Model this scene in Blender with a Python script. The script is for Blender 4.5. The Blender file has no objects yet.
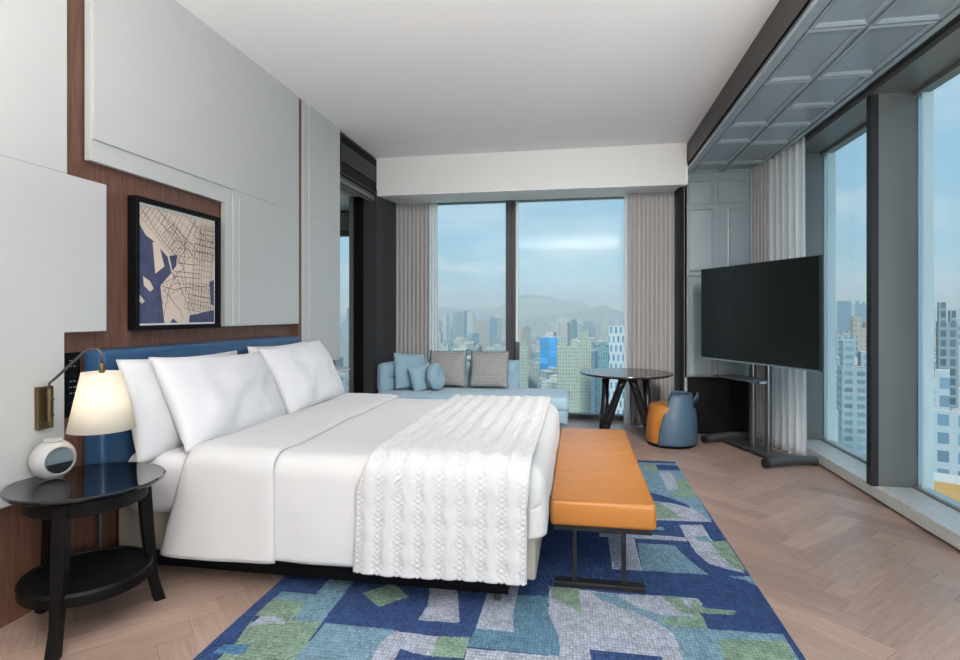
import bpy, bmesh, math, random
from mathutils import Vector, Matrix, noise
PI = math.pi
R = math.radians
scene = bpy.context.scene
COL = scene.collection
rnd = random.Random(7)

# ------------------------------------------------------------ materials
def new_mat(name):
    m = bpy.data.materials.new(name); m.use_nodes = True
    nt = m.node_tree; b = nt.nodes['Principled BSDF']
    return m, nt, b
def N(nt, t, **kw):
    n = nt.nodes.new(t)
    for k, v in kw.items():
        if k in n.inputs: n.inputs[k].default_value = v
        else: setattr(n, k, v)
    return n
def mat(name, col, rough=.5, metal=0., bump=0., bscale=200., spec=.5, var=0., vscale=3., coat=0., sheen=0., emis=None, es=0, stretch=None):
    m, nt, b = new_mat(name)
    b.inputs['Base Color'].default_value = (*col, 1)
    b.inputs['Roughness'].default_value = rough
    b.inputs['Metallic'].default_value = metal
    b.inputs['Specular IOR Level'].default_value = spec
    b.inputs['Coat Weight'].default_value = coat
    b.inputs['Sheen Weight'].default_value = sheen
    tc = N(nt, 'ShaderNodeTexCoord')
    mp = N(nt, 'ShaderNodeMapping'); nt.links.new(tc.outputs['Object'], mp.inputs['Vector'])
    if stretch: mp.inputs['Scale'].default_value = stretch
    if bump:
        n = N(nt, 'ShaderNodeTexNoise', Scale=bscale, Detail=3.)
        nt.links.new(mp.outputs[0], n.inputs['Vector'])
        bp = N(nt, 'ShaderNodeBump', Strength=bump, Distance=.01)
        nt.links.new(n.outputs['Fac'], bp.inputs['Height'])
        nt.links.new(bp.outputs[0], b.inputs['Normal'])
    if var:
        n2 = N(nt, 'ShaderNodeTexNoise', Scale=vscale, Detail=5.)
        nt.links.new(mp.outputs[0], n2.inputs['Vector'])
        mx = N(nt, 'ShaderNodeMix', data_type='RGBA')
        mx.inputs[6].default_value = (*[c*(1-var) for c in col], 1)
        mx.inputs[7].default_value = (*[min(1, c*(1+var)) for c in col], 1)
        nt.links.new(n2.outputs['Fac'], mx.inputs[0])
        nt.links.new(mx.outputs[2], b.inputs['Base Color'])
    if emis:
        b.inputs['Emission Color'].default_value = (*emis, 1)
        b.inputs['Emission Strength'].default_value = es
    return m

M = {}
M['ceiling'] = mat('ceiling paint', (.90,.895,.885), .7, bump=.02, bscale=60)
M['panel'] = mat('pale wall panel', (.50,.512,.503), .45, bump=.02, bscale=90)
M['paint'] = mat('wall paint', (.64,.64,.63), .7)
M['darkwall'] = mat('dark stained veneer', (.035,.036,.04), .35, bump=.1, bscale=20, stretch=(8,8,.4), var=.3, vscale=6)
M['black'] = mat('matt black lacquer', (.005,.005,.006), .5, spec=.1)
M['fascia'] = mat('dark oak fascia', (.045,.036,.033), .5, bump=.1, bscale=20, stretch=(8,.6,8), var=.35, vscale=5)
M['bluegrey'] = mat('blue grey lacquer', (.27,.32,.35), .25, spec=.6)
M['frame'] = mat('bronze grey aluminium', (.17,.175,.165), .4, metal=.4)
M['framedark'] = mat('dark aluminium', (.03,.028,.03), .4, metal=.4)
M['whitefin'] = mat('white facade fin', (.9,.92,.9), .5)
M['darkmull'] = mat('charcoal window mullion', (.045,.05,.055), .4, metal=.3)
M['blacklac'] = mat('gloss black lacquer', (.006,.006,.007), .06, coat=.5)
M['blackwood'] = mat('black stained wood', (.005,.0045,.0045), .45, spec=.15, bump=.08, bscale=30, stretch=(1,1,.2))
M['brass'] = mat('aged brass', (.15,.11,.06), .42, metal=.9, var=.15, vscale=30)
M['steel'] = mat('dark steel', (.10,.105,.11), .38, metal=.7)
M['chrome'] = mat('brushed chrome', (.6,.6,.6), .2, metal=1.)
M['blackmetal'] = mat('black powder coated metal', (.015,.015,.017), .4, metal=.2)
M['cushgrey'] = mat('clock body stone grey', (.40,.39,.39), .6, bump=.1, bscale=300)
M['linen'] = mat('white cotton', (.64,.64,.665), .8, sheen=.2, bump=.08, bscale=25)
M['linen2'] = mat('white sateen duvet cotton', (.555,.555,.56), .75, sheen=.2, bump=.06, bscale=15)
M['quilt'] = mat('white quilted cotton', (.54,.54,.55), .8, sheen=.2, bump=.1, bscale=90)
M['beige'] = mat('beige leather bed base', (.42,.39,.33), .5, bump=.05, bscale=200)
M['navyleather'] = mat('navy blue leather', (.03,.085,.18), .30, bump=.08, bscale=220, var=.15)
M['orange'] = mat('tan orange leather', (.45,.17,.032), .38, bump=.06, bscale=180, var=.07, vscale=2)
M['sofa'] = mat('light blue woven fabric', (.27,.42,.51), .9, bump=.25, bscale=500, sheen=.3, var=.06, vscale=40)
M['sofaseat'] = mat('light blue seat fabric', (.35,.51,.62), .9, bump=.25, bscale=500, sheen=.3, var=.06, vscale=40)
M['slate'] = mat('slate blue leather', (.055,.10,.155), .5, bump=.12, bscale=260)
M['marble_dark'] = mat('dark brown marble', (.045,.038,.036), .17, coat=.0, var=.6, vscale=7)
M['sculpt'] = mat('black sculpted wood', (.01,.01,.011), .22)
M['screen'] = mat('tv screen glass', (.010,.012,.012), .2, spec=.22)
M['sheer'] = mat('white sheer voile', (.85,.85,.84), .9)
M['sand'] = mat('map sand print', (.66,.54,.45), .6, var=.06, vscale=8)
M['mapblue'] = mat('map blue print', (.060,.066,.135), .5, var=.75, vscale=14)
M['mapline'] = mat('map street line', (.05,.04,.05), .6)
M['marble'] = None
M['white'] = mat('white', (.8,.8,.8), .5)
M['woodchair'] = mat('warm oak', (.25,.12,.06), .5, bump=.1, bscale=20)
M['clockface'] = mat('clock glass face', (.10,.14,.16), .1, coat=1.)
M['clockdark'] = mat('clock dark glass', (.01,.012,.014), .1)
M['icon'] = mat('pale icon print', (.5,.5,.5), .5)

def sheer_mat():
    m, nt, b = new_mat('sheer voile translucent')
    out = nt.nodes['Material Output']
    b.inputs['Base Color'].default_value = (.88,.88,.87,1); b.inputs['Roughness'].default_value = .9
    tr = N(nt, 'ShaderNodeBsdfTranslucent'); tr.inputs['Color'].default_value = (.9,.9,.9,1)
    tp = N(nt, 'ShaderNodeBsdfTransparent')
    m1 = N(nt, 'ShaderNodeMixShader'); m1.inputs[0].default_value = .5
    nt.links.new(b.outputs[0], m1.inputs[1]); nt.links.new(tr.outputs[0], m1.inputs[2])
    m2 = N(nt, 'ShaderNodeMixShader'); m2.inputs[0].default_value = .3
    nt.links.new(m1.outputs[0], m2.inputs[1]); nt.links.new(tp.outputs[0], m2.inputs[2])
    nt.links.new(m2.outputs[0], out.inputs['Surface'])
    return m
M['sheer'] = sheer_mat()

def drape_mat():
    m, nt, b = new_mat('grey curtain weave')
    b.inputs['Base Color'].default_value = (.43,.42,.415,1); b.inputs['Roughness'].default_value = .85
    b.inputs['Sheen Weight'].default_value = .3
    return m
M['drape'] = drape_mat()

def shade_mat():
    m, nt, b = new_mat('cream linen lamp shade')
    out = nt.nodes['Material Output']
    b.inputs['Base Color'].default_value = (.85,.82,.74,1); b.inputs['Roughness'].default_value = .9
    tc = N(nt, 'ShaderNodeTexCoord')
    mp = N(nt, 'ShaderNodeMapping'); mp.inputs['Scale'].default_value = (1,1,.25)
    nt.links.new(tc.outputs['Object'], mp.inputs['Vector'])
    n = N(nt, 'ShaderNodeTexNoise', Scale=250., Detail=3.)
    nt.links.new(mp.outputs[0], n.inputs['Vector'])
    bp = N(nt, 'ShaderNodeBump', Strength=.3, Distance=.005)
    nt.links.new(n.outputs['Fac'], bp.inputs['Height']); nt.links.new(bp.outputs[0], b.inputs['Normal'])
    tr = N(nt, 'ShaderNodeBsdfTranslucent'); tr.inputs['Color'].default_value = (.95,.88,.74,1)
    m1 = N(nt, 'ShaderNodeMixShader'); m1.inputs[0].default_value = .4
    nt.links.new(b.outputs[0], m1.inputs[1]); nt.links.new(tr.outputs[0], m1.inputs[2])
    nt.links.new(m1.outputs[0], out.inputs['Surface'])
    return m
M['shade'] = shade_mat()

def glass_mat(name='window glass', tint=(.93,.975,.98)):
    m = bpy.data.materials.new(name); m.use_nodes = True
    nt = m.node_tree; nt.nodes.remove(nt.nodes['Principled BSDF'])
    out = nt.nodes['Material Output']
    lw = N(nt, 'ShaderNodeLayerWeight', Blend=.5)
    pw = N(nt, 'ShaderNodeMath', operation='POWER'); nt.links.new(lw.outputs['Facing'], pw.inputs[0]); pw.inputs[1].default_value = 5.
    fr = N(nt, 'ShaderNodeMath', operation='MULTIPLY_ADD'); nt.links.new(pw.outputs[0], fr.inputs[0]); fr.inputs[1].default_value = .6; fr.inputs[2].default_value = .02
    tp = N(nt, 'ShaderNodeBsdfTransparent'); tp.inputs['Color'].default_value = (*tint, 1)
    gl = N(nt, 'ShaderNodeBsdfGlossy', Roughness=0.); gl.inputs['Color'].default_value = (.9,.9,.9,1)
    mx = N(nt, 'ShaderNodeMixShader')
    nt.links.new(fr.outputs[0], mx.inputs[0]); nt.links.new(tp.outputs[0], mx.inputs[1]); nt.links.new(gl.outputs[0], mx.inputs[2])
    nt.links.new(mx.outputs[0], out.inputs['Surface'])
    return m
M['glass'] = glass_mat()

def wood_mat(name, c1, c2, rough=.5, scale=(2.,2.,22.), axis_uv=False, wave=7., coat=0., spec=.5):
    m, nt, b = new_mat(name)
    tc = N(nt, 'ShaderNodeTexCoord')
    mp = N(nt, 'ShaderNodeMapping'); mp.inputs['Scale'].default_value = scale
    nt.links.new(tc.outputs['UV' if axis_uv else 'Object'], mp.inputs['Vector'])
    n = N(nt, 'ShaderNodeTexNoise', Scale=wave, Detail=6., Roughness=.65, Distortion=.6)
    nt.links.new(mp.outputs[0], n.inputs['Vector'])
    cr = N(nt, 'ShaderNodeValToRGB')
    cr.color_ramp.elements[0].position = .3; cr.color_ramp.elements[0].color = (*c1, 1)
    cr.color_ramp.elements[1].position = .72; cr.color_ramp.elements[1].color = (*c2, 1)
    nt.links.new(n.outputs['Fac'], cr.inputs[0])
    nt.links.new(cr.outputs[0], b.inputs['Base Color'])
    bp = N(nt, 'ShaderNodeBump', Strength=.12, Distance=.004)
    nt.links.new(n.outputs['Fac'], bp.inputs['Height']); nt.links.new(bp.outputs[0], b.inputs['Normal'])
    b.inputs['Roughness'].default_value = rough
    b.inputs['Specular IOR Level'].default_value = spec
    b.inputs['Coat Weight'].default_value = coat
    return m, nt, b, cr
M['walnut'] = wood_mat('walnut veneer', (.085,.036,.024), (.20,.095,.062), .45, scale=(6., 9., .5))[0]

def floor_mat():
    m, nt, b, cr = wood_mat('herringbone oak plank', (.29,.195,.155), (.41,.295,.245), .34, scale=(1.2, 14., 1.), axis_uv=True, wave=3.5, spec=.5)
    at = N(nt, 'ShaderNodeAttribute'); at.attribute_name = 'tone'
    mr = N(nt, 'ShaderNodeMapRange'); mr.inputs['To Min'].default_value = .82; mr.inputs['To Max'].default_value = 1.14
    nt.links.new(at.outputs['Fac'], mr.inputs['Value'])
    hs = N(nt, 'ShaderNodeHueSaturation')
    nt.links.new(cr.outputs[0], hs.inputs['Color']); nt.links.new(mr.outputs[0], hs.inputs['Value'])
    nt.links.new(hs.outputs[0], b.inputs['Base Color'])
    return m
M['floor'] = floor_mat()
M['joint'] = mat('plank joint', (.13,.09,.075), .7)

def marble_mat():
    m, nt, b = new_mat('speckled grey marble')
    tc = N(nt, 'ShaderNodeTexCoord')
    n = N(nt, 'ShaderNodeTexNoise', Scale=34., Detail=10., Roughness=.7)
    nt.links.new(tc.outputs['Object'], n.inputs['Vector'])
    cr = N(nt, 'ShaderNodeValToRGB')
    cr.color_ramp.elements[0].position = .35; cr.color_ramp.elements[0].color = (.44,.45,.43,1)
    cr.color_ramp.elements[1].position = .65; cr.color_ramp.elements[1].color = (.58,.59,.57,1)
    nt.links.new(n.outputs['Fac'], cr.inputs[0]); nt.links.new(cr.outputs[0], b.inputs['Base Color'])
    b.inputs['Roughness'].default_value = .3
    return m
M['marble'] = marble_mat()

def rug_mat(name, col):
    m, nt, b = new_mat(name)
    tc = N(nt, 'ShaderNodeTexCoord')
    v = N(nt, 'ShaderNodeTexVoronoi', Scale=60.)
    mp = N(nt, 'ShaderNodeMapping'); mp.inputs['Scale'].default_value = (1.15,.8,1)
    nt.links.new(tc.outputs['Object'], mp.inputs['Vector']); nt.links.new(mp.outputs[0], v.inputs['Vector'])
    v.inputs['Randomness'].default_value = .3
    bp = N(nt, 'ShaderNodeBump', Strength=1., Distance=.02); bp.invert = True
    nt.links.new(v.outputs['Distance'], bp.inputs['Height']); nt.links.new(bp.outputs[0], b.inputs['Normal'])
    n = N(nt, 'ShaderNodeTexNoise', Scale=14., Detail=4.)
    nt.links.new(tc.outputs['Object'], n.inputs['Vector'])
    ma = N(nt, 'ShaderNodeMath', operation='MULTIPLY_ADD')
    nt.links.new(v.outputs['Distance'], ma.inputs[0]); ma.inputs[1].default_value = -1.15  # shade painted into the colour: gaps between the loops go darker
    m3 = N(nt, 'ShaderNodeMath', operation='MULTIPLY_ADD'); nt.links.new(v.outputs['Color'], m3.inputs[0]); m3.inputs[1].default_value = .45; m3.inputs[2].default_value = .30
    m4 = N(nt, 'ShaderNodeMath', operation='MULTIPLY_ADD'); nt.links.new(n.outputs['Fac'], m4.inputs[0]); m4.inputs[1].default_value = .8; nt.links.new(m3.outputs[0], m4.inputs[2])
    nt.links.new(m4.outputs[0], ma.inputs[2])
    mx = N(nt, 'ShaderNodeMix', data_type='RGBA')
    mx.inputs[6].default_value = (*[c*.62 for c in col], 1); mx.inputs[7].default_value = (*[min(1,c*1.36) for c in col], 1)
    nt.links.new(ma.outputs[0], mx.inputs[0]); nt.links.new(mx.outputs[2], b.inputs['Base Color'])
    b.inputs['Roughness'].default_value = .95; b.inputs['Specular IOR Level'].default_value = .1
    return m
RUGC = {'N': (.045,.085,.215), 'T': (.20,.335,.43), 't': (.125,.25,.345), 'G': (.24,.35,.27), 'L': (.42,.45,.54), 'S': (.10,.22,.38)}

def herring_mat():
    m, nt, b = new_mat('grey herringbone weave')
    tc = N(nt, 'ShaderNodeTexCoord')
    sp = N(nt, 'ShaderNodeSeparateXYZ'); nt.links.new(tc.outputs['Object'], sp.inputs[0])
    def mth(op, a, bb=None):
        n = N(nt, 'ShaderNodeMath', operation=op)
        for i, s in enumerate((a, bb)):
            if s is None: continue
            if isinstance(s, (int, float)): n.inputs[i].default_value = s
            else: nt.links.new(s, n.inputs[i])
        return n.outputs[0]
    pp = mth('PINGPONG', sp.outputs[0], .035)
    s = mth('ADD', sp.outputs[2], pp)
    w = mth('PINGPONG', s, .011)
    f = mth('GREATER_THAN', w, .0055)
    mx = N(nt, 'ShaderNodeMix', data_type='RGBA')
    mx.inputs[6].default_value = (.07,.07,.075,1); mx.inputs[7].default_value = (.55,.54,.53,1)
    nt.links.new(f, mx.inputs[0]); nt.links.new(mx.outputs[2], b.inputs['Base Color'])
    b.inputs['Roughness'].default_value = .9
    return m
M['herring'] = herring_mat()

# ------------------------------------------------------------ mesh helpers
def newbm(): return bmesh.new()
def box(bm, x0, x1, y0, y1, z0, z1, bev=0., seg=2, mi=0, mtx=None):
    r = bmesh.ops.create_cube(bm, size=1.)
    vs = r['verts']
    for v in vs:
        v.co = Vector(((x0+x1)/2+v.co.x*(x1-x0), (y0+y1)/2+v.co.y*(y1-y0), (z0+z1)/2+v.co.z*(z1-z0)))
    fs = set(f for v in vs for f in v.link_faces)
    for f in fs: f.material_index = mi
    if bev > 0:
        es = list(set(e for v in vs for e in v.link_edges))
        rr = bmesh.ops.bevel(bm, geom=es, offset=bev, segments=seg, profile=.5, affect='EDGES')
        vs = list(set([v for v in rr['verts']] + [v for v in vs if v.is_valid]))
        vs = list(set(v for f in rr['faces'] for v in f.verts) | set(v for v in vs if v.is_valid))
        for v in list(vs):
            for f in v.link_faces: f.material_index = mi
    if mtx is not None:
        for v in vs: v.co = mtx @ v.co
    return vs
def lathe(bm, prof, c=(0,0,0), n=48, mi=0, caps=True, mtx=None, sx=1., sy=1.):
    rings = []
    for r, z in prof:
        rings.append([bm.verts.new((c[0]+sx*r*math.cos(2*PI*i/n), c[1]+sy*r*math.sin(2*PI*i/n), c[2]+z)) for i in range(n)])
    for a, b in zip(rings, rings[1:]):
        for i in range(n):
            f = bm.faces.new((a[i], a[(i+1)%n], b[(i+1)%n], b[i])); f.material_index = mi
    if caps:
        bm.faces.new(list(reversed(rings[0]))).material_index = mi
        bm.faces.new(rings[-1]).material_index = mi
    if mtx is not None:
        for rg in rings:
            for v in rg: v.co = mtx @ v.co
def tube(bm, pts, rad, n=12, mi=0, flat=1.):
    pts = [Vector(p) for p in pts]
    rr = rad if isinstance(rad, (list, tuple)) else [rad]*len(pts)
    rings = []; up = None
    for i, p in enumerate(pts):
        if i == 0: d = pts[1]-pts[0]
        elif i == len(pts)-1: d = pts[-1]-pts[-2]
        else: d = (pts[i+1]-pts[i]).normalized()+(pts[i]-pts[i-1]).normalized()
        d.normalize()
        if up is None:
            ref = Vector((0,0,1)) if abs(d.z) < .9 else Vector((1,0,0))
            up = d.cross(ref).normalized()
        else:
            up = (up-d*up.dot(d)).normalized()
        w = d.cross(up).normalized()
        rings.append([bm.verts.new(p+rr[i]*(math.cos(2*PI*k/n)*up+flat*math.sin(2*PI*k/n)*w)) for k in range(n)])
    for a, b in zip(rings, rings[1:]):
        for i in range(n):
            f = bm.faces.new((a[i], a[(i+1)%n], b[(i+1)%n], b[i])); f.material_index = mi
    bm.faces.new(list(reversed(rings[0]))).material_index = mi
    bm.faces.new(rings[-1]).material_index = mi
def prism(bm, poly, axis, a0, a1, mi=0):
    # poly: 2D points; axis 'X': (y,z) ; 'Y': (x,z) ; 'Z': (x,y)
    def mk(p, a):
        if axis == 'X': return (a, p[0], p[1])
        if axis == 'Y': return (p[0], a, p[1])
        return (p[0], p[1], a)
    A = [bm.verts.new(mk(p, a0)) for p in poly]; B = [bm.verts.new(mk(p, a1)) for p in poly]
    n = len(poly)
    fs = [bm.faces.new(A), bm.faces.new(list(reversed(B)))]
    for i in range(n): fs.append(bm.faces.new((A[i], B[i], B[(i+1)%n], A[(i+1)%n])))
    for f in fs: f.material_index = mi
def grid(bm, fn, nu, nv, mi=0, closeu=False):
    vs = [[bm.verts.new(fn(i/(nu), j/(nv))) for j in range(nv+1)] for i in range(nu+1)]
    for i in range(nu):
        for j in range(nv):
            f = bm.faces.new((vs[i][j], vs[i+1][j], vs[i+1][j+1], vs[i][j+1])); f.material_index = mi
    return vs

def worldloc(o):
    v = Vector((0,0,0))
    while o is not None:
        v += o.location; o = o.parent
    return v
def obj(name, bm, mats, parent=None, origin=None, smooth=False, fixn=True):
    """mesh built in world coordinates -> one object"""
    if fixn: bmesh.ops.recalc_face_normals(bm, faces=bm.faces)
    off = worldloc(parent) if parent is not None else Vector(origin or (0,0,0))
    for v in bm.verts: v.co -= off
    me = bpy.data.meshes.new(name); bm.to_mesh(me); bm.free()
    for m in (mats if isinstance(mats, (list, tuple)) else [mats]): me.materials.append(m)
    o = bpy.data.objects.new(name, me); COL.objects.link(o)
    if parent is not None: o.parent = parent
    else: o.location = off
    if smooth:
        for p in me.polygons: p.use_smooth = True
        if smooth is not True:
            try: me.set_sharp_from_angle(angle=R(smooth))
            except Exception: pass
    return o
def thing(name, label, cat, loc, group=None):
    o = bpy.data.objects.new(name, None); COL.objects.link(o)
    o.location = loc; o.empty_display_size = .1
    tag(o, label, cat, group); return o
def tag(o, label, cat, group=None, kind=None):
    o['label'] = label; o['category'] = cat
    if group: o['group'] = group
    if kind: o['kind'] = kind
    return o
def struct(name, bm, mats, parent=None, smooth=False):
    o = obj(name, bm, mats, parent, smooth=smooth)
    if parent is None: o['kind'] = 'structure'
    return o
def solid(o, th, off=-1):
    md = o.modifiers.new('thickness', 'SOLIDIFY'); md.thickness = th; md.offset = off
def subd(o, n=1):
    md = o.modifiers.new('smooth', 'SUBSURF'); md.levels = n; md.render_levels = n

# ------------------------------------------------------------ dimensions
XL = -2.48      # face of the pale panels
XW = -2.53      # walnut plane behind them
XR = 2.20       # inner line of the window wall on the right
XG = 2.47       # glass
YS = 6.72       # front of the soffit
YB = 7.62       # back window plane
H = 3.36
YN = -2.6       # wall behind the camera

# ------------------------------------------------------------ floor (herringbone planks)
bm = newbm()
uvl = bm.loops.layers.uv.new('UVMap'); tone = bm.faces.layers.float.new('tone')
L_, W_ = .84, .14; k_ = int(L_/W_)
ang = R(45)
def toworld(p): return Vector((p[0]*math.cos(ang)-p[1]*math.sin(ang)+.13, p[0]*math.sin(ang)+p[1]*math.cos(ang)+.22, 0))
fx0, fx1, fy0, fy1 = -4.6, 2.3, YN-.1, YB+.1
def plank(a, b, horiz):
    if horiz: q = [(a,b),(a+L_,b),(a+L_,b+W_),(a,b+W_)]
    else: q = [(a,b),(a+W_,b),(a+W_,b+L_),(a,b+L_)]
    w = [toworld(p) for p in q]
    cx_ = sum(v.x for v in w)/4; cy_ = sum(v.y for v in w)/4
    if cx_ < fx0-.6 or cx_ > fx1+.6 or cy_ < fy0-.6 or cy_ > fy1+.6: return
    c = sum(w, Vector())/4
    g = .0012
    w2 = []
    for v in w:
        d = v-c; w2.append(Vector((v.x-g*math.copysign(1, d.x), v.y-g*math.copysign(1, d.y), 0)))
    f = bm.faces.new([bm.verts.new(v) for v in w2])
    f[tone] = rnd.random()
    ou, ov = rnd.random()*20, rnd.random()*20
    uv = [(0,0),(L_,0),(L_,W_),(0,W_)] if horiz else [(0,0),(0,W_),(L_,W_),(L_,0)]
    for lp, (u, v) in zip(f.loops, uv): lp[uvl].uv = (ou+u, ov+v)
S = 160
for j in range(-S, S):
    for i in range(-14, 15):
        # herringbone: row j shifted by one width, period 2L along the row
        x = i*2*L_+j*W_; y = j*W_
        plank(x, y, True)
        plank(x-W_+0, y-0, False) if False else plank(x+L_, y-L_+W_, False)
# crop to the room
for co, no in (((fx0,0,0),(-1,0,0)), ((fx1,0,0),(1,0,0)), ((0,fy0,0),(0,-1,0)), ((0,fy1,0),(0,1,0))):
    bmesh.ops.bisect_plane(bm, geom=bm.verts[:]+bm.edges[:]+bm.faces[:], plane_co=co, plane_no=no, clear_outer=True)
for f in bm.faces:
    if f.normal.z < 0: f.normal_flip()
v4 = [bm.verts.new((x, y, -.0015)) for x, y in ((fx0,fy0),(fx1,fy0),(fx1,fy1),(fx0,fy1))]
bm.faces.new(v4).material_index = 1
box(bm, fx0, fx1, fy0, fy1, -.12, -.004, mi=1)
o = struct('floor', bm, [M['floor'], M['joint']])

# ------------------------------------------------------------ ceiling, soffit, walls
bm = newbm(); box(bm, -4.6, 2.7, YN-.1, YS+.02, H, H+.15); struct('ceiling', bm, M['ceiling'])
bm = newbm(); prism(bm, [(YS,2.885),(YB+.25,2.965),(YB+.25,H),(YS,H)], 'X', XW-.07, 1.247); struct('trim_14', bm, M['ceiling'])
bm = newbm(); box(bm, XL-.02, 1.235, YS-.006, YS-.0005, 2.892, H-.002); struct('trim_17', bm, M['paint'])  # added board in darker paint, tones down the overlit soffit front
bm = newbm(); box(bm, 1.24, 2.7, YS, YB+.25, 3.12, H+.15); box(bm, -4.6, XW-.07, 6.70, YB+.25, 2.885, H+.15)
struct('ceiling', bm, M['ceiling'])

# left wall: walnut backing, pale panels in layers
bm = newbm(); box(bm, XW-.12, XW, YN, 5.593, 0, H); struct('wall_left', bm, M['walnut'])
bm = newbm()
prism(bm, [(YN,.55),(2.36,.55),(2.36,1.31),(2.61,1.31),(2.61,2.09),(2.375,2.09),(2.375,H),(YN,H)], 'X', XW, XL)
o = struct('trim_1', bm, M['panel'])
bm = newbm()
prism(bm, [(2.515,H),(2.515,2.20),(3.645,2.20),(3.645,1.312),(4.70,1.312),(4.70,H)], 'X', XW+.01, XL-.008)
prism(bm, [(2.525,H),(2.525,2.31),(3.735,2.31),(3.735,1.314),(4.70,1.314),(4.70,H)], 'X', XL-.008, XL+.002)
prism(bm, [(3.80,1.314),(4.70,1.314),(4.70,2.300),(3.80,2.300)], 'X', XL+.002, XL+.007)
prism(bm, [(2.525,H),(2.525,2.312),(4.70,2.312),(4.70,H)], 'X', XL+.002, XL+.007)
struct('trim_2', bm, M['panel'])
bm = newbm(); box(bm, XW, XL-.004, 4.70, 4.772, .0, H); struct('trim_16', bm, M['walnut'])
bm = newbm()
box(bm, XW, XL, 4.77, 5.593, .92, H)
box(bm, XL, XL+.005, 4.90, 5.593, .92, 2.318)
box(bm, XL, XL+.005, 4.90, 5.593, 2.322, H)
box(bm, XL, XL+.004, 4.79, 4.84, .92, H)
struct('trim_3', bm, M['panel'])
# seam grooves on panel one
bm = newbm(); box(bm, XL, XL+.002, YN, 2.375, 2.093, 2.096)
struct('trim_4', bm, M['cushgrey'])

# end of the left wall, alcove with its own window
bm = newbm()
box(bm, XW-.12, XL-.02, 5.593, 6.71, 2.86, H)
struct('trim_5', bm, M['darkwall'])
t = thing('air_vent', 'black slotted air vent above the alcove opening at the left wall end', 'air vent', (XL-.02, 6.15, 2.86))
bm = newbm()
box(bm, XL-.02, XL-.005, 5.62, 6.69, 2.90, 3.33)
obj('backing', bm, M['black'], t)
bm = newbm()
for (a, b) in ((2.90,2.915),(3.315,3.33)): box(bm, XL-.005, XL+.006, 5.62, 6.69, a, b)
for (a, b) in ((5.62,5.635),(6.675,6.69)): box(bm, XL-.005, XL+.006, a, b, 2.90, 3.33)
obj('vent_frame', bm, M['framedark'], t)
bm = newbm()
for k in range(7): box(bm, XL-.005, XL+.003, 5.64, 6.67, 3.05+k*.028, 3.05+k*.028+.014)
obj('slat', bm, M['steel'], t)
# track under vent
bm = newbm(); box(bm, XL-.10, XL-.02, 5.593, 6.70, 2.82, 2.86); box(bm, XL-.085, XL-.06, 5.593, 6.70, 2.80, 2.82)
struct('trim_6', bm, M['frame'])
# black column wall: from corner back to the window
bm = newbm(); box(bm, XW-.12, XL+.004, 6.70, YB, 0, 2.96); struct('wall_left', bm, M['darkwall'])
bm = newbm(); box(bm, XL-.30, XW-.12, 6.70, 6.86, 0, 2.885); struct('trim_7', bm, M['black'])
bm = newbm(); box(bm, XL-.345, XL-.30, 6.66, 6.90, 0, 2.885); struct('trim_8', bm, M['frame'])
# alcove walls
bm = newbm(); box(bm, -4.7, -4.6, YN, YB, 0, H); struct('wall_alcove_side', bm, M['paint'])
bm = newbm(); box(bm, -4.6, XW-.12, 4.6, 4.7, 0, H); struct('wall_alcove_front', bm, M['paint'])
bm = newbm(); box(bm, -4.6, XW-.12, YB-.05, YB+.05, 0, .2); struct('wall_alcove_sill', bm, M['paint'])
# alcove window
wf = bpy.data.objects.new('window_3', None); COL.objects.link(wf); wf.location = (-3.5, YB, .2); wf['kind'] = 'structure'
bm = newbm()
box(bm, -4.6, XW-.12, YB-.04, YB+.06, 2.52, 2.60); box(bm, -4.6, XW-.12, YB-.04, YB+.06, .2, .26)
box(bm, -3.9, -3.84, YB-.04, YB+.06, .26, 2.52)
obj('window_frame', bm, M['frame'], wf)
bm = newbm(); box(bm, -4.6, XW-.12, YB, YB+.01, .26, 2.52); obj('glass', bm, M['glass'], wf)
t = thing('louvre_panel', 'pale slatted louvre box above the alcove window', 'louvre', (-3.6, YB, 2.6))
bm = newbm()
for k in range(8): box(bm, -4.6, XW-.12, YB-.05, YB+.02, 2.605+k*.033, 2.605+k*.033+.018)
obj('slat', bm, M['panel'], t)
bm = newbm(); box(bm, -4.6, XW-.12, YB+.03, YB+.06, 2.6, 2.885); obj('backing', bm, M['steel'], t)

# back wall behind camera
bm = newbm(); box(bm, -4.7, 2.7, YN-.15, YN, 0, H); struct('wall_back', bm, M['paint'])

# ------------------------------------------------------------ back window (window_1)
wf = bpy.data.objects.new('window_1', None); COL.objects.link(wf); wf.location = (-.6, YB, 0); wf['kind'] = 'structure'
bm = newbm()
box(bm, XL, 1.25, YB-.05, YB+.08, 0, .065); box(bm, XL, 1.25, YB-.05, YB+.08, 2.94, 2.96)
box(bm, XL, XL+.07, YB-.05, YB+.08, .065, 2.95)
obj('window_frame', bm, M['darkmull'], wf)
bm = newbm(); box(bm, -.955, -.88, YB-.06, YB+.10, .065, 2.95); box(bm, -.88, -.825, YB-.02, YB+.10, .065, 2.95)
obj('mullion', bm, M['darkmull'], wf)
bm = newbm(); box(bm, -.825, -.80, YB+.02, YB+.10, .065, 2.95); obj('mullion_reveal', bm, M['white'], wf)
bm = newbm(); box(bm, -.825, -.77, YB-.08, YB-.02, .30, 1.02, bev=.008); obj('window_lock', bm, M['steel'], wf)
bm = newbm(); box(bm, XL, 1.3, YB+.03, YB+.045, .065, 2.95); obj('glass', bm, M['glass'], wf)

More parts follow.
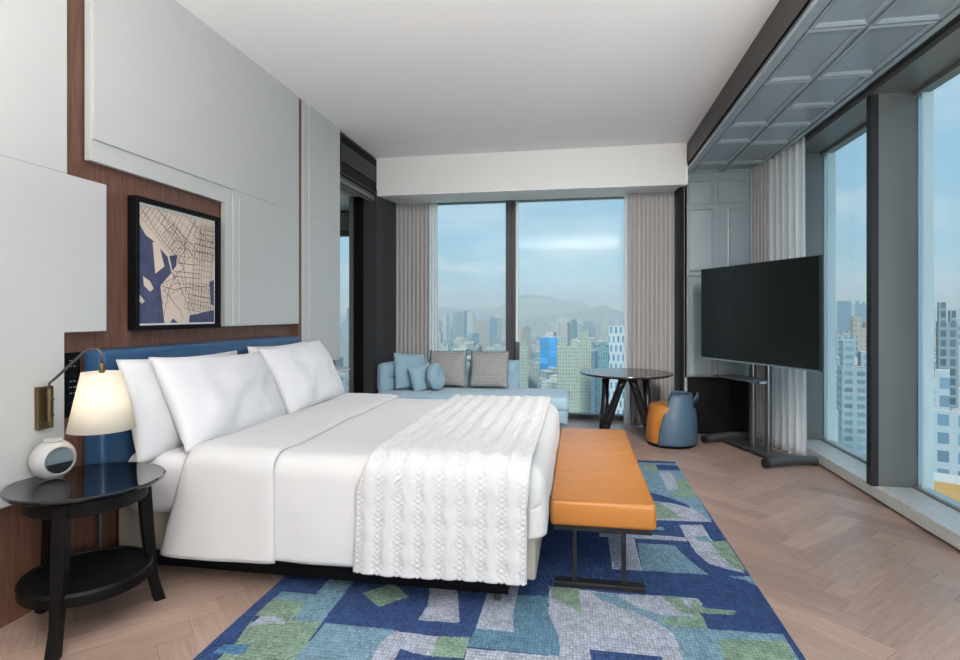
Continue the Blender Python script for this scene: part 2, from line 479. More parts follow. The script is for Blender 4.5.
# dark partition at the right end of back window + panelled wall
bm = newbm(); box(bm, 1.19, 1.25, 6.9, YB+.25, 0, 2.96); struct('wall_partition', bm, M['black'])
bm = newbm(); box(bm, 1.25, 2.2, 6.93, 7.05, 0, 3.12); struct('wall_far', bm, M['bluegrey'])
bm = newbm(); box(bm, 1.235, 1.27, 6.86, 6.95, .0, 3.05, bev=.004); box(bm, 1.235, 1.27, 6.86, 6.95, .66, 3.05)
rows = [(2.97, 2.68), (2.64, 1.90), (1.86, 1.29), (1.25, .67)]
def pframe(bm, a0, a1, b0, b1, place, w=.018, d=.014):
    # a raised picture-frame moulding around a rectangle; place(a,b,depth)->world
    o_ = [(a0,b0),(a1,b0),(a1,b1),(a0,b1)]
    prof = [(0,0),(0,d),(w*.5,d*1.2),(w,d*.5),(w,0)]
    rings = []
    for ins, dep in prof:
        rings.append([bm.verts.new(place(x+(ins if x == a0 else -ins), y+(ins if y == b0 else -ins), dep)) for x, y in o_])
    for p, q in zip(rings, rings[1:]):
        for i in range(4): bm.faces.new((p[i], p[(i+1)%4], q[(i+1)%4], q[i]))
for ci, (x0, x1) in enumerate(((1.285,1.575),(1.60,1.94))):
    for ri, (z1, z0) in enumerate(rows):
        xx0 = x0 if not (ci == 1 and ri in (1,)) else x0+.13
        pframe(bm, xx0, x1, z0, z1, lambda a, b, d: (a, 6.93-d, b), w=.022, d=.014)
struct('trim_9', bm, M['bluegrey'])
t = thing('media_cabinet', 'low matt black cabinet under the blue grey panelled wall', 'cabinet', (1.6, 6.9, 0))
bm = newbm(); box(bm, 1.25, 1.96, 6.885, 6.93, .0, .66, bev=.004); obj('body', bm, M['black'], t)
bm = newbm(); box(bm, 1.27, 1.94, 6.875, 6.885, .03, .63, bev=.003); obj('door', bm, M['black'], t)

# ------------------------------------------------------------ bulkhead along the windows
bm = newbm(); box(bm, 1.247, 1.30, YN, YS+.2, 3.09, H); struct('trim_10', bm, M['fascia'])
bm = newbm()
box(bm, 1.247, 2.07, YN, 6.95, 3.075, 3.12)
box(bm, 1.247, 1.315, YN, 6.95, 3.045, 3.09, bev=.004, seg=1)
box(bm, 2.03, 2.07, YN, 6.95, 3.05, 3.09)
lefts = [-.6, .3, 1.0, 1.8, 2.72, 3.55, 4.31, 5.25, 5.74, 6.53, 6.93]
rights = [-.4, .4, 1.2, 2.0, 2.85, 3.56, 4.28, 4.86, 5.32, 5.84, 6.57, 6.93]
pl_ = lambda a, b, d: (a, b, 3.075-d)
for a, b in zip(lefts, lefts[1:]): pframe(bm, 1.33, 1.645, a+.012, b-.012, pl_, w=.03, d=.018)
for a, b in zip(rights, rights[1:]): pframe(bm, 1.665, 2.02, a+.012, b-.012, pl_, w=.03, d=.018)
struct('trim_11', bm, M['bluegrey'])

# ------------------------------------------------------------ right window wall
bm = newbm(); box(bm, 2.07, XR, YN, 7.05, 3.09, 3.4); struct('trim_12', bm, M['framedark'])
bm = newbm(); box(bm, XR-.03, XG+.12, YN, 7.05, 3.05, 3.4); struct('trim_13', bm, M['frame'])
bm = newbm()
box(bm, XR, XG+.12, YN, 7.05, .02, .108, bev=.003, seg=1)
struct('trim_15', bm, M['marble'])
bm = newbm(); box(bm, XR+.03, XG+.12, YN, 7.05, -.1, .02); struct('baseboard_right', bm, M['black'])
wf = bpy.data.objects.new('window_2', None); COL.objects.link(wf); wf.location = (XG, 3, .1); wf['kind'] = 'structure'
for yy in (6.25, 4.65, 3.05, 1.45, -.15, -1.75):
    bm = newbm(); box(bm, XR-.02, XR+.03, yy+.005, yy+.065, .108, 3.05); box(bm, XR+.03, XG+.02, yy, yy+.12, .108, 3.05)
    obj('mullion', bm, M['frame'], wf)
    bm = newbm(); box(bm, XR-.022, XR+.028, yy-.004, yy+.068, .108, 3.052); obj('mullion_cap', bm, M['framedark'], wf)
    bm = newbm(); box(bm, XG+.02, XG+.045, yy-.01, yy+.13, .108, 3.05); obj('glazing_bead', bm, M['chrome'], wf)
    bm = newbm(); box(bm, XG+.06, XG+.145, yy+.02, yy+.10, -.3, 3.5, bev=.01); obj('facade_fin', bm, M['whitefin'], wf)
bm = newbm(); box(bm, XG, XG+.012, YN, 7.05, .108, 3.05); obj('glass', bm, M['glass'], wf)
bm = newbm(); box(bm, XG-.012, XG+.02, YN, 7.05, 3.02, 3.05); box(bm, XG-.012, XG+.02, YN, 7.05, .108, .12); obj('window_frame', bm, M['frame'], wf)
bm = newbm(); box(bm, 2.0, 2.7, 7.0, YB+.25, -.1, 3.4); struct('wall_corner', bm, M['darkwall'])
RUG=[('T',[(-1.28,2.77),(-1.14,2.76),(-1.13,2.36),(-1.26,2.34),(-1.28,2.44),(-1.28,2.52),(-1.27,2.59)]),('T',[(-1.45,2.59),(-1.26,2.59),(-1.25,2.5),(-1.46,2.49)]),('G',[(-1.46,2.51),(-1.28,2.51),(-1.27,2.35),(-1.46,2.36)]),('G',[(-1.45,2.31),(-1.28,2.35),(-1.13,2.36),(-1.11,2.06),(-1.42,2.01),(-1.42,2.15)]),('L',[(-1.43,2.36),(-1.36,2.37),(-1.3,2.35),(-1.28,2.31),(-1.34,2.32),(-1.43,2.28)]),('T',[(-1.11,2.36),(-0.79,2.36),(-0.83,2.25),(-0.81,2.11),(-1.12,2.06)]),('S',[(-1.46,2.13),(-1.35,2.15),(-1.34,2.08),(-1.47,2.07)]),('G',[(-0.93,2.77),(-0.81,2.64),(-0.86,2.6),(-0.92,2.53),(-0.95,2.55),(-1.05,2.64),(-1.0,2.69)]),('L',[(-0.75,2.79),(-0.62,2.81),(-0.58,2.71),(-0.52,2.46),(-0.71,2.45),(-0.7,2.58),(-0.72,2.69)]),('T',[(-0.92,2.35),(-0.77,2.35),(-0.81,2.28),(-0.82,2.19),(-0.8,2.13),(-0.83,2.13)]),('L',[(-0.78,2.35),(-0.59,2.34),(-0.57,2.2),(-0.66,2.21),(-0.72,2.23),(-0.72,2.15),(-0.81,2.13),(-0.82,2.2),(-0.81,2.28)]),('G',[(-0.59,2.34),(-0.45,2.36),(-0.45,2.21),(-0.58,2.2)]),('L',[(-0.44,2.79),(-0.29,2.86),(-0.29,2.55),(-0.27,2.43),(-0.44,2.43)]),('t',[(-0.29,2.75),(-0.14,2.77),(-0.13,2.6),(-0.1,2.51),(-0.07,2.41),(-0.06,2.29),(-0.45,2.29),(-0.44,2.43),(-0.27,2.43),(-0.29,2.55)]),('L',[(-0.45,2.28),(-0.06,2.29),(-0.06,2.05),(-0.43,1.98)]),('L',[(-0.14,2.87),(0.2,2.85),(0.44,2.87),(0.51,2.86),(0.55,2.77),(0.56,2.73),(0.49,2.39),(0.38,2.12),(-0.06,2.05),(-0.07,2.33),(-0.08,2.44),(-0.13,2.6)]),('G',[(-0.13,2.87),(0.01,2.87),(0.02,2.62),(-0.04,2.7),(-0.12,2.76)]),('T',[(0.07,2.84),(0.19,2.85),(0.23,2.79),(0.29,2.73),(0.37,2.69),(0.46,2.69),(0.53,2.7),(0.56,2.72),(0.58,2.6),(0.62,2.58),(0.54,2.25),(0.4,2.23),(0.42,2.36),(0.42,2.46),(0.41,2.54),(0.35,2.62),(0.26,2.69),(0.12,2.77)]),('G',[(0.4,2.87),(0.5,2.87),(0.52,2.76),(0.56,2.73),(0.57,2.69),(0.56,2.6),(0.41,2.6),(0.36,2.65),(0.55,2.7),(0.47,2.73),(0.44,2.8)]),('N',[(0.57,2.88),(0.98,2.87),(0.88,2.6),(0.57,2.6),(0.57,2.72),(0.72,2.75),(0.73,2.78),(0.64,2.78),(0.58,2.85)]),('L',[(0.5,2.87),(0.58,2.87),(0.59,2.82),(0.55,2.75),(0.52,2.76)]),('G',[(0.56,2.86),(0.59,2.79),(0.64,2.78),(0.73,2.78),(0.71,2.74),(0.56,2.73),(0.52,2.76)]),('T',[(0.57,2.6),(0.88,2.61),(0.88,2.21),(0.47,2.14)]),('G',[(0.59,2.53),(0.88,2.56),(0.83,2.2),(0.57,2.15)]),('N',[(0.05,2.36),(0.34,2.36),(0.3,2.11),(0.08,2.07)]),('T',[(0.21,5.39),(0.92,5.43),(0.92,4.95),(0.89,3.94),(0.53,3.91),(0.15,3.88)]),('G',[(0.61,5.36),(0.71,5.35),(0.72,5.11),(0.59,5.12)]),('N',[(0.71,5.36),(0.9,5.35),(0.9,5.19),(0.71,5.18)]),('L',[(0.71,5.12),(0.81,5.12),(0.81,4.93),(0.79,4.63),(0.9,4.63),(0.7,4.61)]),('G',[(0.81,4.93),(0.92,4.94),(0.91,4.65),(0.8,4.63)]),('G',[(0.71,4.59),(0.91,4.62),(0.91,4.43),(0.74,4.44)]),('N',[(0.46,4.57),(0.58,4.5),(0.69,4.41),(0.79,4.27),(0.8,4.2),(0.69,4.28),(0.58,4.31),(0.43,4.31)]),('L',[(0.43,4.31),(0.58,4.3),(0.69,4.28),(0.8,4.2),(0.85,4.09),(0.88,3.93),(0.53,3.92),(0.4,3.92)]),('G',[(0.5,4.28),(0.58,4.27),(0.65,4.18),(0.69,3.98),(0.54,3.95),(0.46,3.95)]),('N',[(0.4,3.91),(0.53,3.91),(0.89,3.94),(0.9,3.66),(0.81,3.66),(0.81,3.88),(0.66,3.85),(0.66,3.71),(0.66,3.67),(0.37,3.65)]),('T',[(0.47,3.79),(0.55,3.79),(0.55,3.74),(0.47,3.74)]),('L',[(0.66,3.85),(0.81,3.88),(0.81,3.67),(0.84,3.39),(0.89,3.19),(0.8,3.23),(0.72,3.28),(0.68,3.42),(0.67,3.6),(0.66,3.71)]),('T',[(0.72,3.67),(0.8,3.68),(0.8,3.59),(0.73,3.6)]),('G',[(0.8,3.6),(0.9,3.63),(0.9,3.22),(0.85,3.25),(0.81,3.41)]),('L',[(0.14,3.62),(0.49,3.65),(0.66,3.64),(0.66,3.58),(0.35,3.57),(0.14,3.56)]),('L',[(0.19,3.6),(0.35,3.57),(0.35,3.13),(0.19,3.12)]),('N',[(0.36,3.57),(0.66,3.58),(0.68,3.42),(0.72,3.28),(0.8,3.21),(0.91,3.19),(0.91,3.16),(0.78,3.14),(0.69,3.15),(0.63,3.29),(0.59,3.48),(0.58,3.52),(0.36,3.5)]),('T',[(0.36,3.5),(0.58,3.51),(0.59,3.43),(0.63,3.29),(0.69,3.14),(0.35,3.13)]),('T',[(0.78,3.14),(0.92,3.16),(0.93,3.02),(0.86,3.11)])]
HAZE = .0004; SKY = 1.05; SUN = 4.5; EXPO = 0.0
FILL_LIGHTS = [(1.75,-.8,1.4,-.4,6,5.4,.5,1.4,88,(1,.98,.96)), (1.13,2.3,3.22,-.4,6.4,.8,.14,1.2,62,(1,.98,.95)), (-.1,-.5,1.95,-.1,-.49,4,2.6,1.8,355,(1,.98,.96))]  # unseen fill lights, added because daylight leaves the room dark
# ------------------------------------------------------------ rug
def pip(x, y, poly):
    c = False; n = len(poly); j = n-1
    for i in range(n):
        xi, yi = poly[i]; xj, yj = poly[j]
        if (yi > y) != (yj > y) and x < (xj-xi)*(y-yi)/(yj-yi)+xi: c = not c
        j = i
    return c
RX0, RX1, RY0, RY1 = -1.52, .905, 1.35, 5.49
keys = ['N','T','t','G','L','S']
EXTRA = [('T',[(-1.3,3.9),(-.6,3.9),(-.6,4.6),(-1.3,4.6)]),('L',[(-1.0,3.3),(-.3,3.3),(-.5,3.8)]),('G',[(-.9,4.7),(0,4.7),(0,5.2),(-.9,5.2)]),
         ('T',[(-1.5,4.8),(-1.0,4.8),(-1.0,5.4),(-1.5,5.4)]),('L',[(-1.2,1.4),(-.4,1.4),(-.6,1.8),(-1.1,1.9)]),('G',[(0,1.4),(.5,1.4),(.4,2.0),(0,1.9)])]
POLY = EXTRA+RUG
# each colour field is cut out of the pile with a fine grid of knots
def rugcol(x, y):
    for c, p in reversed(POLY):
        if pip(x, y, p): return keys.index(c)
    return 0
bm = newbm()
st = .0055
nx = int((RX1-RX0)/st); ny = int((RY1-RY0)/st)
sx, sy = (RX1-RX0)/nx, (RY1-RY0)/ny
bbs = [(c, p, min(q[0] for q in p), max(q[0] for q in p), min(q[1] for q in p), max(q[1] for q in p)) for c, p in POLY]
def rugcol2(x, y):
    for c, p, a, b, e, f in reversed(bbs):
        if a <= x <= b and e <= y <= f and pip(x, y, p): return keys.index(c)
    return 0
rowc = [[rugcol2(RX0+(i+.5)*sx, RY0+(j+.5)*sy) for i in range(nx)] for j in range(ny)]
for j in range(ny):
    i = 0
    while i < nx:
        k = i
        while k < nx and rowc[j][k] == rowc[j][i]: k += 1
        x0, x1, y0, y1 = RX0+i*sx, RX0+k*sx, RY0+j*sy, RY0+(j+1)*sy
        f = bm.faces.new([bm.verts.new(p) for p in ((x0,y0,.014),(x1,y0,.014),(x1,y1,.014),(x0,y1,.014))])
        f.material_index = rowc[j][i]; i = k
box(bm, RX0, RX1, RY0, RY1, .0005, .0135, mi=0)
o = obj('area_rug', bm, [rug_mat('rug wool '+k, RUGC[k]) for k in keys], origin=(-.3, 3.4, 0), fixn=False)
tag(o, 'blue, green and white patterned woven rug under the bed and bench', 'rug')

# ------------------------------------------------------------ headboard
t = thing('headboard', 'navy blue leather headboard fixed to the walnut wall behind the pillows', 'headboard', (XW, 3.55, .38))
bm = newbm()
box(bm, XW+.002, -2.40, 2.50, 4.60, .38, 1.212, bev=.03, seg=4)
obj('padding', bm, M['navyleather'], t, smooth=True)
bm = newbm()
def hb(u, v):
    y = 2.54+u*(4.56-2.54); z = .42+v*(1.175-.42)
    return (-2.397+.012*(math.sin(PI*u)**.3)*(math.sin(PI*v)**.3), y, z)
grid(bm, hb, 40, 20); obj('front_panel', bm, M['navyleather'], t, smooth=True)
for y in (2.53, 4.56):
    bm = newbm(); tube(bm, [(-2.44, y, 0), (-2.44, y, .39)], .012, 12); obj('leg', bm, M['steel'], t)

# ------------------------------------------------------------ bed
BY0, BY1, BX0, BX1 = 2.64, 4.58, -2.395, -.165
t = thing('bed', 'king bed with beige base, white mattress and black steel frame', 'bed', (-1.25, 3.7, 0))
bm = newbm(); box(bm, BX0-.09, BX1-.03, BY0+.05, BY1-.03, .12, .36, bev=.012, seg=2)
obj('base', bm, M['beige'], t, smooth=35)
bm = newbm(); box(bm, BX0+.01, BX1-.16, BY0+.025, BY1-.05, .055, .119, bev=.003); obj('bed_frame', bm, M['black'], t)
for x in (-2.3, -.38):
    for y in (2.70, 4.46):
        bm = newbm(); lathe(bm, [(.018,.014 if x > -1.5 else 0),(.02,.088)], (x, y, 0), 16); obj('leg', bm, M['steel'], t, smooth=40)
bm = newbm(); box(bm, BX0, BX1, BY0-.03, BY1+.01, .335, .66, bev=.075, seg=6)
for v in bm.verts:
    v.co.x += .006*noise.noise(v.co*5); v.co.y += .008*noise.noise(v.co*4+Vector((3,0,0)))
obj('mattress', bm, M['linen'], t, smooth=True)
bm = newbm(); box(bm, -2.35, -2.28, 2.70, 2.715, .0, .62) if False else None
bm.free()

def drape(name, xa, xb, off, hemz, taper, nx, ns, extra, flare=.0, farhem=.2, round_r=.10, foot=None):
    """sheet laid across the bed: u along the bed, s from near hem over the top to far hem"""
    y0, y1 = BY0-.03-off, BY1+.02+off
    top = .662+off
    r = round_r
    arc = PI/2*r
    near = top-r-hemz; farl = top-r-farhem; width = (y1-y0)-2*r
    tot = near+arc+width+arc+farl
    def path(s):
        d = s*tot
        if d < near:
            z = hemz+d; k = 1-d/near
            return y0-flare*k, z, (0,-1,0), d
        d -= near
        if d < arc:
            a = d/r
            return y0+r-r*math.cos(a), top-r+r*math.sin(a), (0,-math.cos(a),math.sin(a)), near+d
        d -= arc
        if d < width:
            return y0+r+d, top, (0,0,1), near+arc+d
        d -= width
        if d < arc:
            a = d/r
            return y1-r+r*math.sin(a), top-r*(1-math.cos(a)), (0,math.sin(a),math.cos(a)), near+arc+width+d
        d -= arc
        return y1, top-r-d, (0,1,0), near+2*arc+width+d
    bm = newbm()
    def fn(u, s):
        y, z, n, d = path(s)
        x = xa(s, z)+u*(xb(s, z)-xa(s, z))
        e = extra(x, d, u, s, z)
        p = Vector((x, y, z))+Vector(n)*e
        if foot:
            fx, fr = foot   # roll over the foot end
            if x > fx-fr:
                over = x-(fx-fr); a = min(over/fr, PI/2)
                rest = max(0, over-fr*PI/2)
                p.x = fx-fr+fr*math.sin(a)+(e if a > 1 else 0)
                p.z = p.z-(fr*(1-math.cos(a))+rest)
        return p
    grid(bm, fn, nx, ns)
    return bm, tot
# duvet body
def duv_e(x, d, u, s, z):
    v = Vector((x*1.3, d*1.1, 0))
    e = .016*noise.noise(v*1.6)+.005*noise.noise(v*5)
    hang = max(0, min(1, (.6-z)/.3))
    e += hang*.010*math.sin(x*9+1.3*noise.noise(Vector((x*2,0,7))))
    return e+.006
t = thing('duvet', 'smooth white duvet spread over the bed with its top folded back', 'duvet', (-1.3, 3.7, .1))
bm, _ = drape('duvet', lambda s,z: -1.66, lambda s,z: -.30+.0*s, .022, .175, 0, 70, 150, duv_e, flare=.02, farhem=.25)
o = obj('cover', bm, M['linen2'], t, smooth=True); solid(o, .018)
def xa_f(s, z):
    return -1.99-.125*max(0, min(1, (.66-z)/.5))
bm, _ = drape('fold', xa_f, lambda s,z: -1.49+.02*max(0,min(1,(.6-z)/.5)), .040, .166, 0, 50, 150,
    lambda x, d, u, s, z: duv_e(x, d, u, s, z)+.008-.016*(abs(2*u-1)**10), flare=.022, farhem=.25)
o = obj('folded_edge', bm, M['linen2'], t, smooth=True); solid(o, .016)
# foot end of the duvet tucked round the mattress
bm = newbm()
def foot(u, v):
    y = BY0-.03+.0+u*(BY1-BY0+.05); 
    ed = min(u, 1-u); c = min(1, ed/.035); 
    a = min(1, v/.45)*PI/2
    rr = .10
    if v < .45: x = BX1-.10+.0+ (rr+.012)*math.sin(a); z = .685-rr+rr*math.cos(a)
    else: x = BX1+.012; z = .585-(v-.45)/.55*.225
    z -= (1-math.sqrt(max(0, 1-(1-c)**2)))*.08*(1 if v < .6 else .2)
    x -= (1-math.sqrt(max(0, 1-(1-c)**2)))*.09
    n = noise.noise(Vector((y*3, z*6, 2)))
    return (x+.008*n, y, z)
grid(bm, foot, 100, 26)
o = obj('tucked_end', bm, M['linen2'], t, smooth=True); solid(o, .014, 1)

# quilted throw
def tri(t): 
    t = t % 1.
    return 4*abs(t-.5)-1
def q_e(x, d, u, s, z):
    P = .099
    w = d/.10
    ph = (x+.22)/P
    f = ph-math.floor(ph)
    wob = .055*tri(w)
    # puffy channel 0..0.55, stitched band .55..1
    a, b = .0-wob*1.2, .58+wob*1.2
    e = 0
    if a < f < b:
        q = (f-a)/(b-a); e = .004+.011*math.sqrt(max(0, 4*q*(1-q)))*(1+.5*noise.noise(Vector((x*26, d*14, 1))))
    else:
        q = ((f-b) % 1.)/(1-(b-a))
        z1_ = .5+.42*tri(w*2); z2_ = .5-.42*tri(w*2); e = .0085-.0075*math.exp(-((q-z1_)/.13)**2)-.0075*math.exp(-((q-z2_)/.13)**2)
    e += .004*noise.noise(Vector((x*14, d*14, 3)))
    e += .010*noise.noise(Vector((x*2.2, d*2.0, 5)))+.012
    edge = min(u, 1-u)*(.9)
    if edge < .012: e *= edge/.012*.7+.3
    hang = max(0, min(1, (.6-z)/.3))
    e += hang*.012*math.sin(x*7+1)
    return e
bm, _ = drape('quilt', lambda s,z: -1.06+.01*math.sin(s*9)+.05*max(0,min(1,(z-.55)/.15)), lambda s,z: -.225+.02*max(0,min(1,(z-.5)/.2)), .046, .166, 0, 170, 420, q_e, flare=.012, farhem=.22, round_r=.11)
o = obj('quilted_throw', bm, M['quilt'], origin=(-.65, 3.7, .11), smooth=True); solid(o, .012)
tag(o, 'white quilted bedspread with channel stitching across the foot of the bed', 'bedspread')

# ------------------------------------------------------------ pillows
def pillow_bm(w, h, t, seed=0, n=36, pinch=.05, corner=1.0, wr=.012):
    bm = newbm(); V = {}
    for side in (1, -1):
        for i in range(n+1):
            for j in range(n+1):
                u = -1+2*i/n; v = -1+2*j/n
                bd = i in (0, n) or j in (0, n)
                if bd and side == -1: V[(side,i,j)] = V[(1,i,j)]; continue
                x = w/2*u*(1-pinch*(1-v*v)*abs(u)**2); z = h/2*v*(1-pinch*1.3*(1-u*u)*abs(v)**2)
                th = t/2*((1-abs(u)**3.2)*(1-abs(v)**3.2))**.62
                nn = noise.noise(Vector((x*5+seed, z*5, side*2)))*wr*2+noise.noise(Vector((x*13+seed, z*13, side*2)))*wr*.5
                env = min(1, (1-max(abs(u), abs(v)))*4)
                y = side*(th+nn*env)
                # sag
                V[(side,i,j)] = bm.verts.new((x, -y+.012*math.sin(3*x+seed)*0, z))
    for side in (1, -1):
        for i in range(n):
            for j in range(n):
                q = [V[(side,i,j)], V[(side,i+1,j)], V[(side,i+1,j+1)], V[(side,i,j+1)]]
                bm.faces.new(q if side == 1 else q[::-1])
    return bm
def place(o, loc, nrm, roll=0, tilt=0):
    """local -Y face looks along nrm (horizontal dir in degrees from -Y), tilt leans top backwards"""
    o.matrix_world = Matrix.Translation(loc) @ Matrix.Rotation(R(nrm), 4, 'Z') @ Matrix.Rotation(R(-tilt), 4, 'X') @ Matrix.Rotation(R(roll), 4, 'Y')
bm = pillow_bm(1.04, .56, .22, 1, wr=.013)
p0 = obj('bed_pillow', bm, M['linen'], smooth=True)
tag(p0, 'white pillow at the front of the stack nearest the bedside table', 'pillow', 'white bed pillows')
place(p0, (-2.115, 3.14, .900), 90, 2.5, 26)
def cpy(o, label=None):
    c = o.copy(); COL.objects.link(c)
    if label: c['label'] = label
    return c
p1 = cpy(p0, 'white pillow against the headboard, behind the pillow nearest the bedside table'); place(p1, (-2.275, 3.04, .885), 90, 1, 14)
p2 = cpy(p0, 'white pillow at the front on the window side of the bed'); place(p2, (-2.13, 4.17, .915), 90, -1, 26); p2.scale = (.96,1,1)
p3 = cpy(p0, 'white pillow against the headboard on the window side, mostly hidden'); place(p3, (-2.27, 4.13, .895), 90, 0, 14); p3.scale = (.86,1,1)

# ------------------------------------------------------------ bench
t = thing('bench', 'tan orange leather bench on black legs at the foot of the bed', 'bench', (.12, 3.8, .014))
bx0, bx1, by0, by1 = -.135, .388, 2.865, 4.72
bm = newbm()
ns = 7
def seat(u, v): pass
box(bm, bx0, bx1, by0, by1, .325, .455, bev=.022, seg=4)
st_ = obj('seat', bm, M['orange'], t, smooth=True)
bm = newbm()
for k in range(1, 7):
    y = by0+(by1-by0)*k/7
    tube(bm, [(bx0+.015, y, .4545), (bx1-.015, y, .4545)], .0022, 6)
tube(bm, [(bx0+.012,by0+.012,.4515),(bx1-.012,by0+.012,.4515),(bx1-.012,by1-.012,.4515),(bx0+.012,by1-.012,.4515),(bx0+.012,by0+.012,.4515)], .003, 6)
obj('piping', bm, M['orange'], st_, smooth=True)
bm = newbm(); box(bm, bx0+.015, bx1-.02, by0+.02, by1-.02, .298, .327, bev=.003); obj('seat_frame', bm, M['blackmetal'], t)
for y in (2.905, 4.62):
    for x in (-.012, .232):
        bm = newbm(); box(bm, x-.011, x+.011, y-.012, y+.012, .035, .30, bev=.002); obj('leg', bm, M['blackmetal'], t)
    bm = newbm(); box(bm, -.115, .335, y-.03, y+.03, .0145, .04, bev=.003); obj('foot_bar', bm, M['blackmetal'], t)

# ------------------------------------------------------------ bedside table
NX, NY, NZ = -2.19, 2.205, .648
t = thing('bedside_table', 'round glossy black bedside table with three splayed legs and lower shelf', 'table', (NX, NY, 0))
bm = newbm(); lathe(bm, [(.25,-.034),(.292,-.026),(.306,-.014),(.308,-.004),(.302,.0),(.292,-.001),(.282,-.003)], (NX,NY,NZ), 72)
obj('tabletop', bm, M['blacklac'], t, smooth=35)
bm = newbm(); lathe(bm, [(.225,-.10),(.235,-.095),(.235,-.026)], (NX,NY,NZ), 64); obj('apron', bm, M['blackwood'], t, smooth=35)
bm = newbm(); lathe(bm, [(.24,.185),(.255,.187),(.258,.23),(.25,.242),(.235,.243),(.232,.235)], (NX,NY,0), 64); obj('shelf', bm, M['blackwood'], t, smooth=35)
for a in (55, 172, 291):
    bm = newbm(); ca_, sa_ = math.cos(R(a)), math.sin(R(a))
    pts = [(.222,.612,.026),(.238,.36,.026),(.262,.12,.021),(.292,.0,.024)]
    rings = []
    for r, z, w in pts:
        c = Vector((NX+r*ca_, NY+r*sa_, z)); dr = Vector((ca_, sa_, 0)); dt = Vector((-sa_, ca_, 0))
        rings.append([bm.verts.new(c+dr*(i*w)+dt*(j*w)) for i, j in ((1,1),(1,-1),(-1,-1),(-1,1))])
    for p, q in zip(rings, rings[1:]):
        for i in range(4): bm.faces.new((p[i], p[(i+1)%4], q[(i+1)%4], q[i]))
    bm.faces.new(rings[0]); bm.faces.new(rings[-1][::-1])
    o = obj('leg', bm, M['blackwood'], t); md = o.modifiers.new('b', 'BEVEL'); md.width = .004; md.segments = 2

# ------------------------------------------------------------ speaker clock
cc = Vector((-2.355, 2.185, NZ+.090))
t = thing('bedside_clock', 'round stone grey clock radio with a glass face on the bedside table', 'clock', (cc.x, cc.y, NZ))
fd = Vector((1, -.30, 0)).normalized()
mt = Matrix.Translation(cc) @ fd.to_track_quat('Z', 'Y').to_matrix().to_4x4()
bm = newbm(); prof = []
for i in range(0, 19):
    a = -PI/2+i*(PI/2+.80)/18
    prof.append((.0895*math.cos(a) if i else .001, .080*math.sin(a)))
prof += [(.0615,.0555),(.060,.049),(.001,.048)]
lathe(bm, prof, n=48, mtx=mt, caps=False)
bmesh.ops.remove_doubles(bm, verts=bm.verts, dist=.0005)
for v in bm.verts:
    if v.co.z < NZ+.003: v.co.z = NZ+.0005
obj('body', bm, M['cushgrey'], t, smooth=50)
bm = newbm(); lathe(bm, [(.058,.049),(.058,.053),(.001,.0535)], n=40, mtx=mt, caps=False); cf = obj('face', bm, M['clockface'], t)
bm = newbm()
prism(bm, [(-.055,-.012),(.055,-.012),(.045,-.035),(.025,-.052),(0,-.057),(-.025,-.052),(-.045,-.035)], 'Z', .0536, .0545)
rotz = Matrix.Rotation(0, 4, 'Z')
up = (mt.to_3x3().inverted() @ Vector((0,0,1))); aa = math.atan2(up.y, up.x)-PI/2
for v in bm.verts: v.co = mt @ Matrix.Rotation(aa, 4, 'Z') @ v.co
obj('display', bm, M['clockdark'], cf)
bm = newbm(); lathe(bm, [(.038,0),(.036,.008),(.02,.011)], (cc.x, cc.y, NZ+.175), 32); obj('top_button', bm, M['cushgrey'], t, smooth=40)

# ------------------------------------------------------------ wall lamp
t = thing('wall_lamp', 'brass swing arm wall lamp with a lit cream linen shade', 'lamp', (XL, 2.24, .96))
bm = newbm(); box(bm, XL, XL+.022, 2.205, 2.285, .86, 1.06, bev=.004); obj('wall_plate', bm, M['brass'], t)
bm = newbm(); tube(bm, [(XL+.04, 2.245, .895), (XL+.04, 2.245, 1.05)], .011, 14)
for z in (.925, 1.0): tube(bm, [(XL+.015,2.245,z),(XL+.062,2.245,z)], .006, 10)
obj('pivot', bm, M['brass'], t, smooth=40)
sc_ = Vector((-2.185, 2.275))
bm = newbm()
pts = []
P0, P1, P2, P3 = Vector((XL+.04,2.245,1.045)), Vector((XL+.05,2.247,1.10)), Vector((-2.24,2.27,1.27)), Vector((sc_.x, sc_.y, 1.165))
pts = [P0, P0+Vector((0,0,.03)), Vector((XL+.07,2.25,1.10)), Vector((-2.27,2.268,1.225)), Vector((-2.24,2.271,1.237)), Vector((-2.205,2.274,1.235)), Vector((-2.188,2.275,1.215)), P3]
tube(bm, pts, .0062, 12); obj('arm', bm, M['steel'], t, smooth=True)
bm = newbm(); lathe(bm, [(.008,0),(.013,.006),(.013,.04),(.009,.045)], (sc_.x, sc_.y, 1.125), 20); so_ = obj('socket', bm, M['brass'], t, smooth=40)
bm = newbm(); lathe(bm, [(.137,0),(.0825,.268)], (sc_.x, sc_.y, .862), 64, caps=False); 
o = obj('lamp_shade', bm, M['shade'], t, smooth=True); solid(o, .0025)
bm = newbm(); lathe(bm, [(.001,0),(.018,.004),(.03,.03),(.026,.055),(.013,.08),(.013,.10)], (sc_.x, sc_.y, 1.02), 24)
bulb = mat('warm bulb', (1,.9,.7), .4, emis=(1,.72,.42), es=3.); obj('bulb', bm, bulb, so_, smooth=True)
ld = bpy.data.lights.new('lamp_light', 'POINT'); ld.energy = .65; ld.color = (1,.88,.74); ld.shadow_soft_size = .03
lo = bpy.data.objects.new('lamp_light', ld); COL.objects.link(lo); lo.location = (sc_.x, sc_.y, .97)

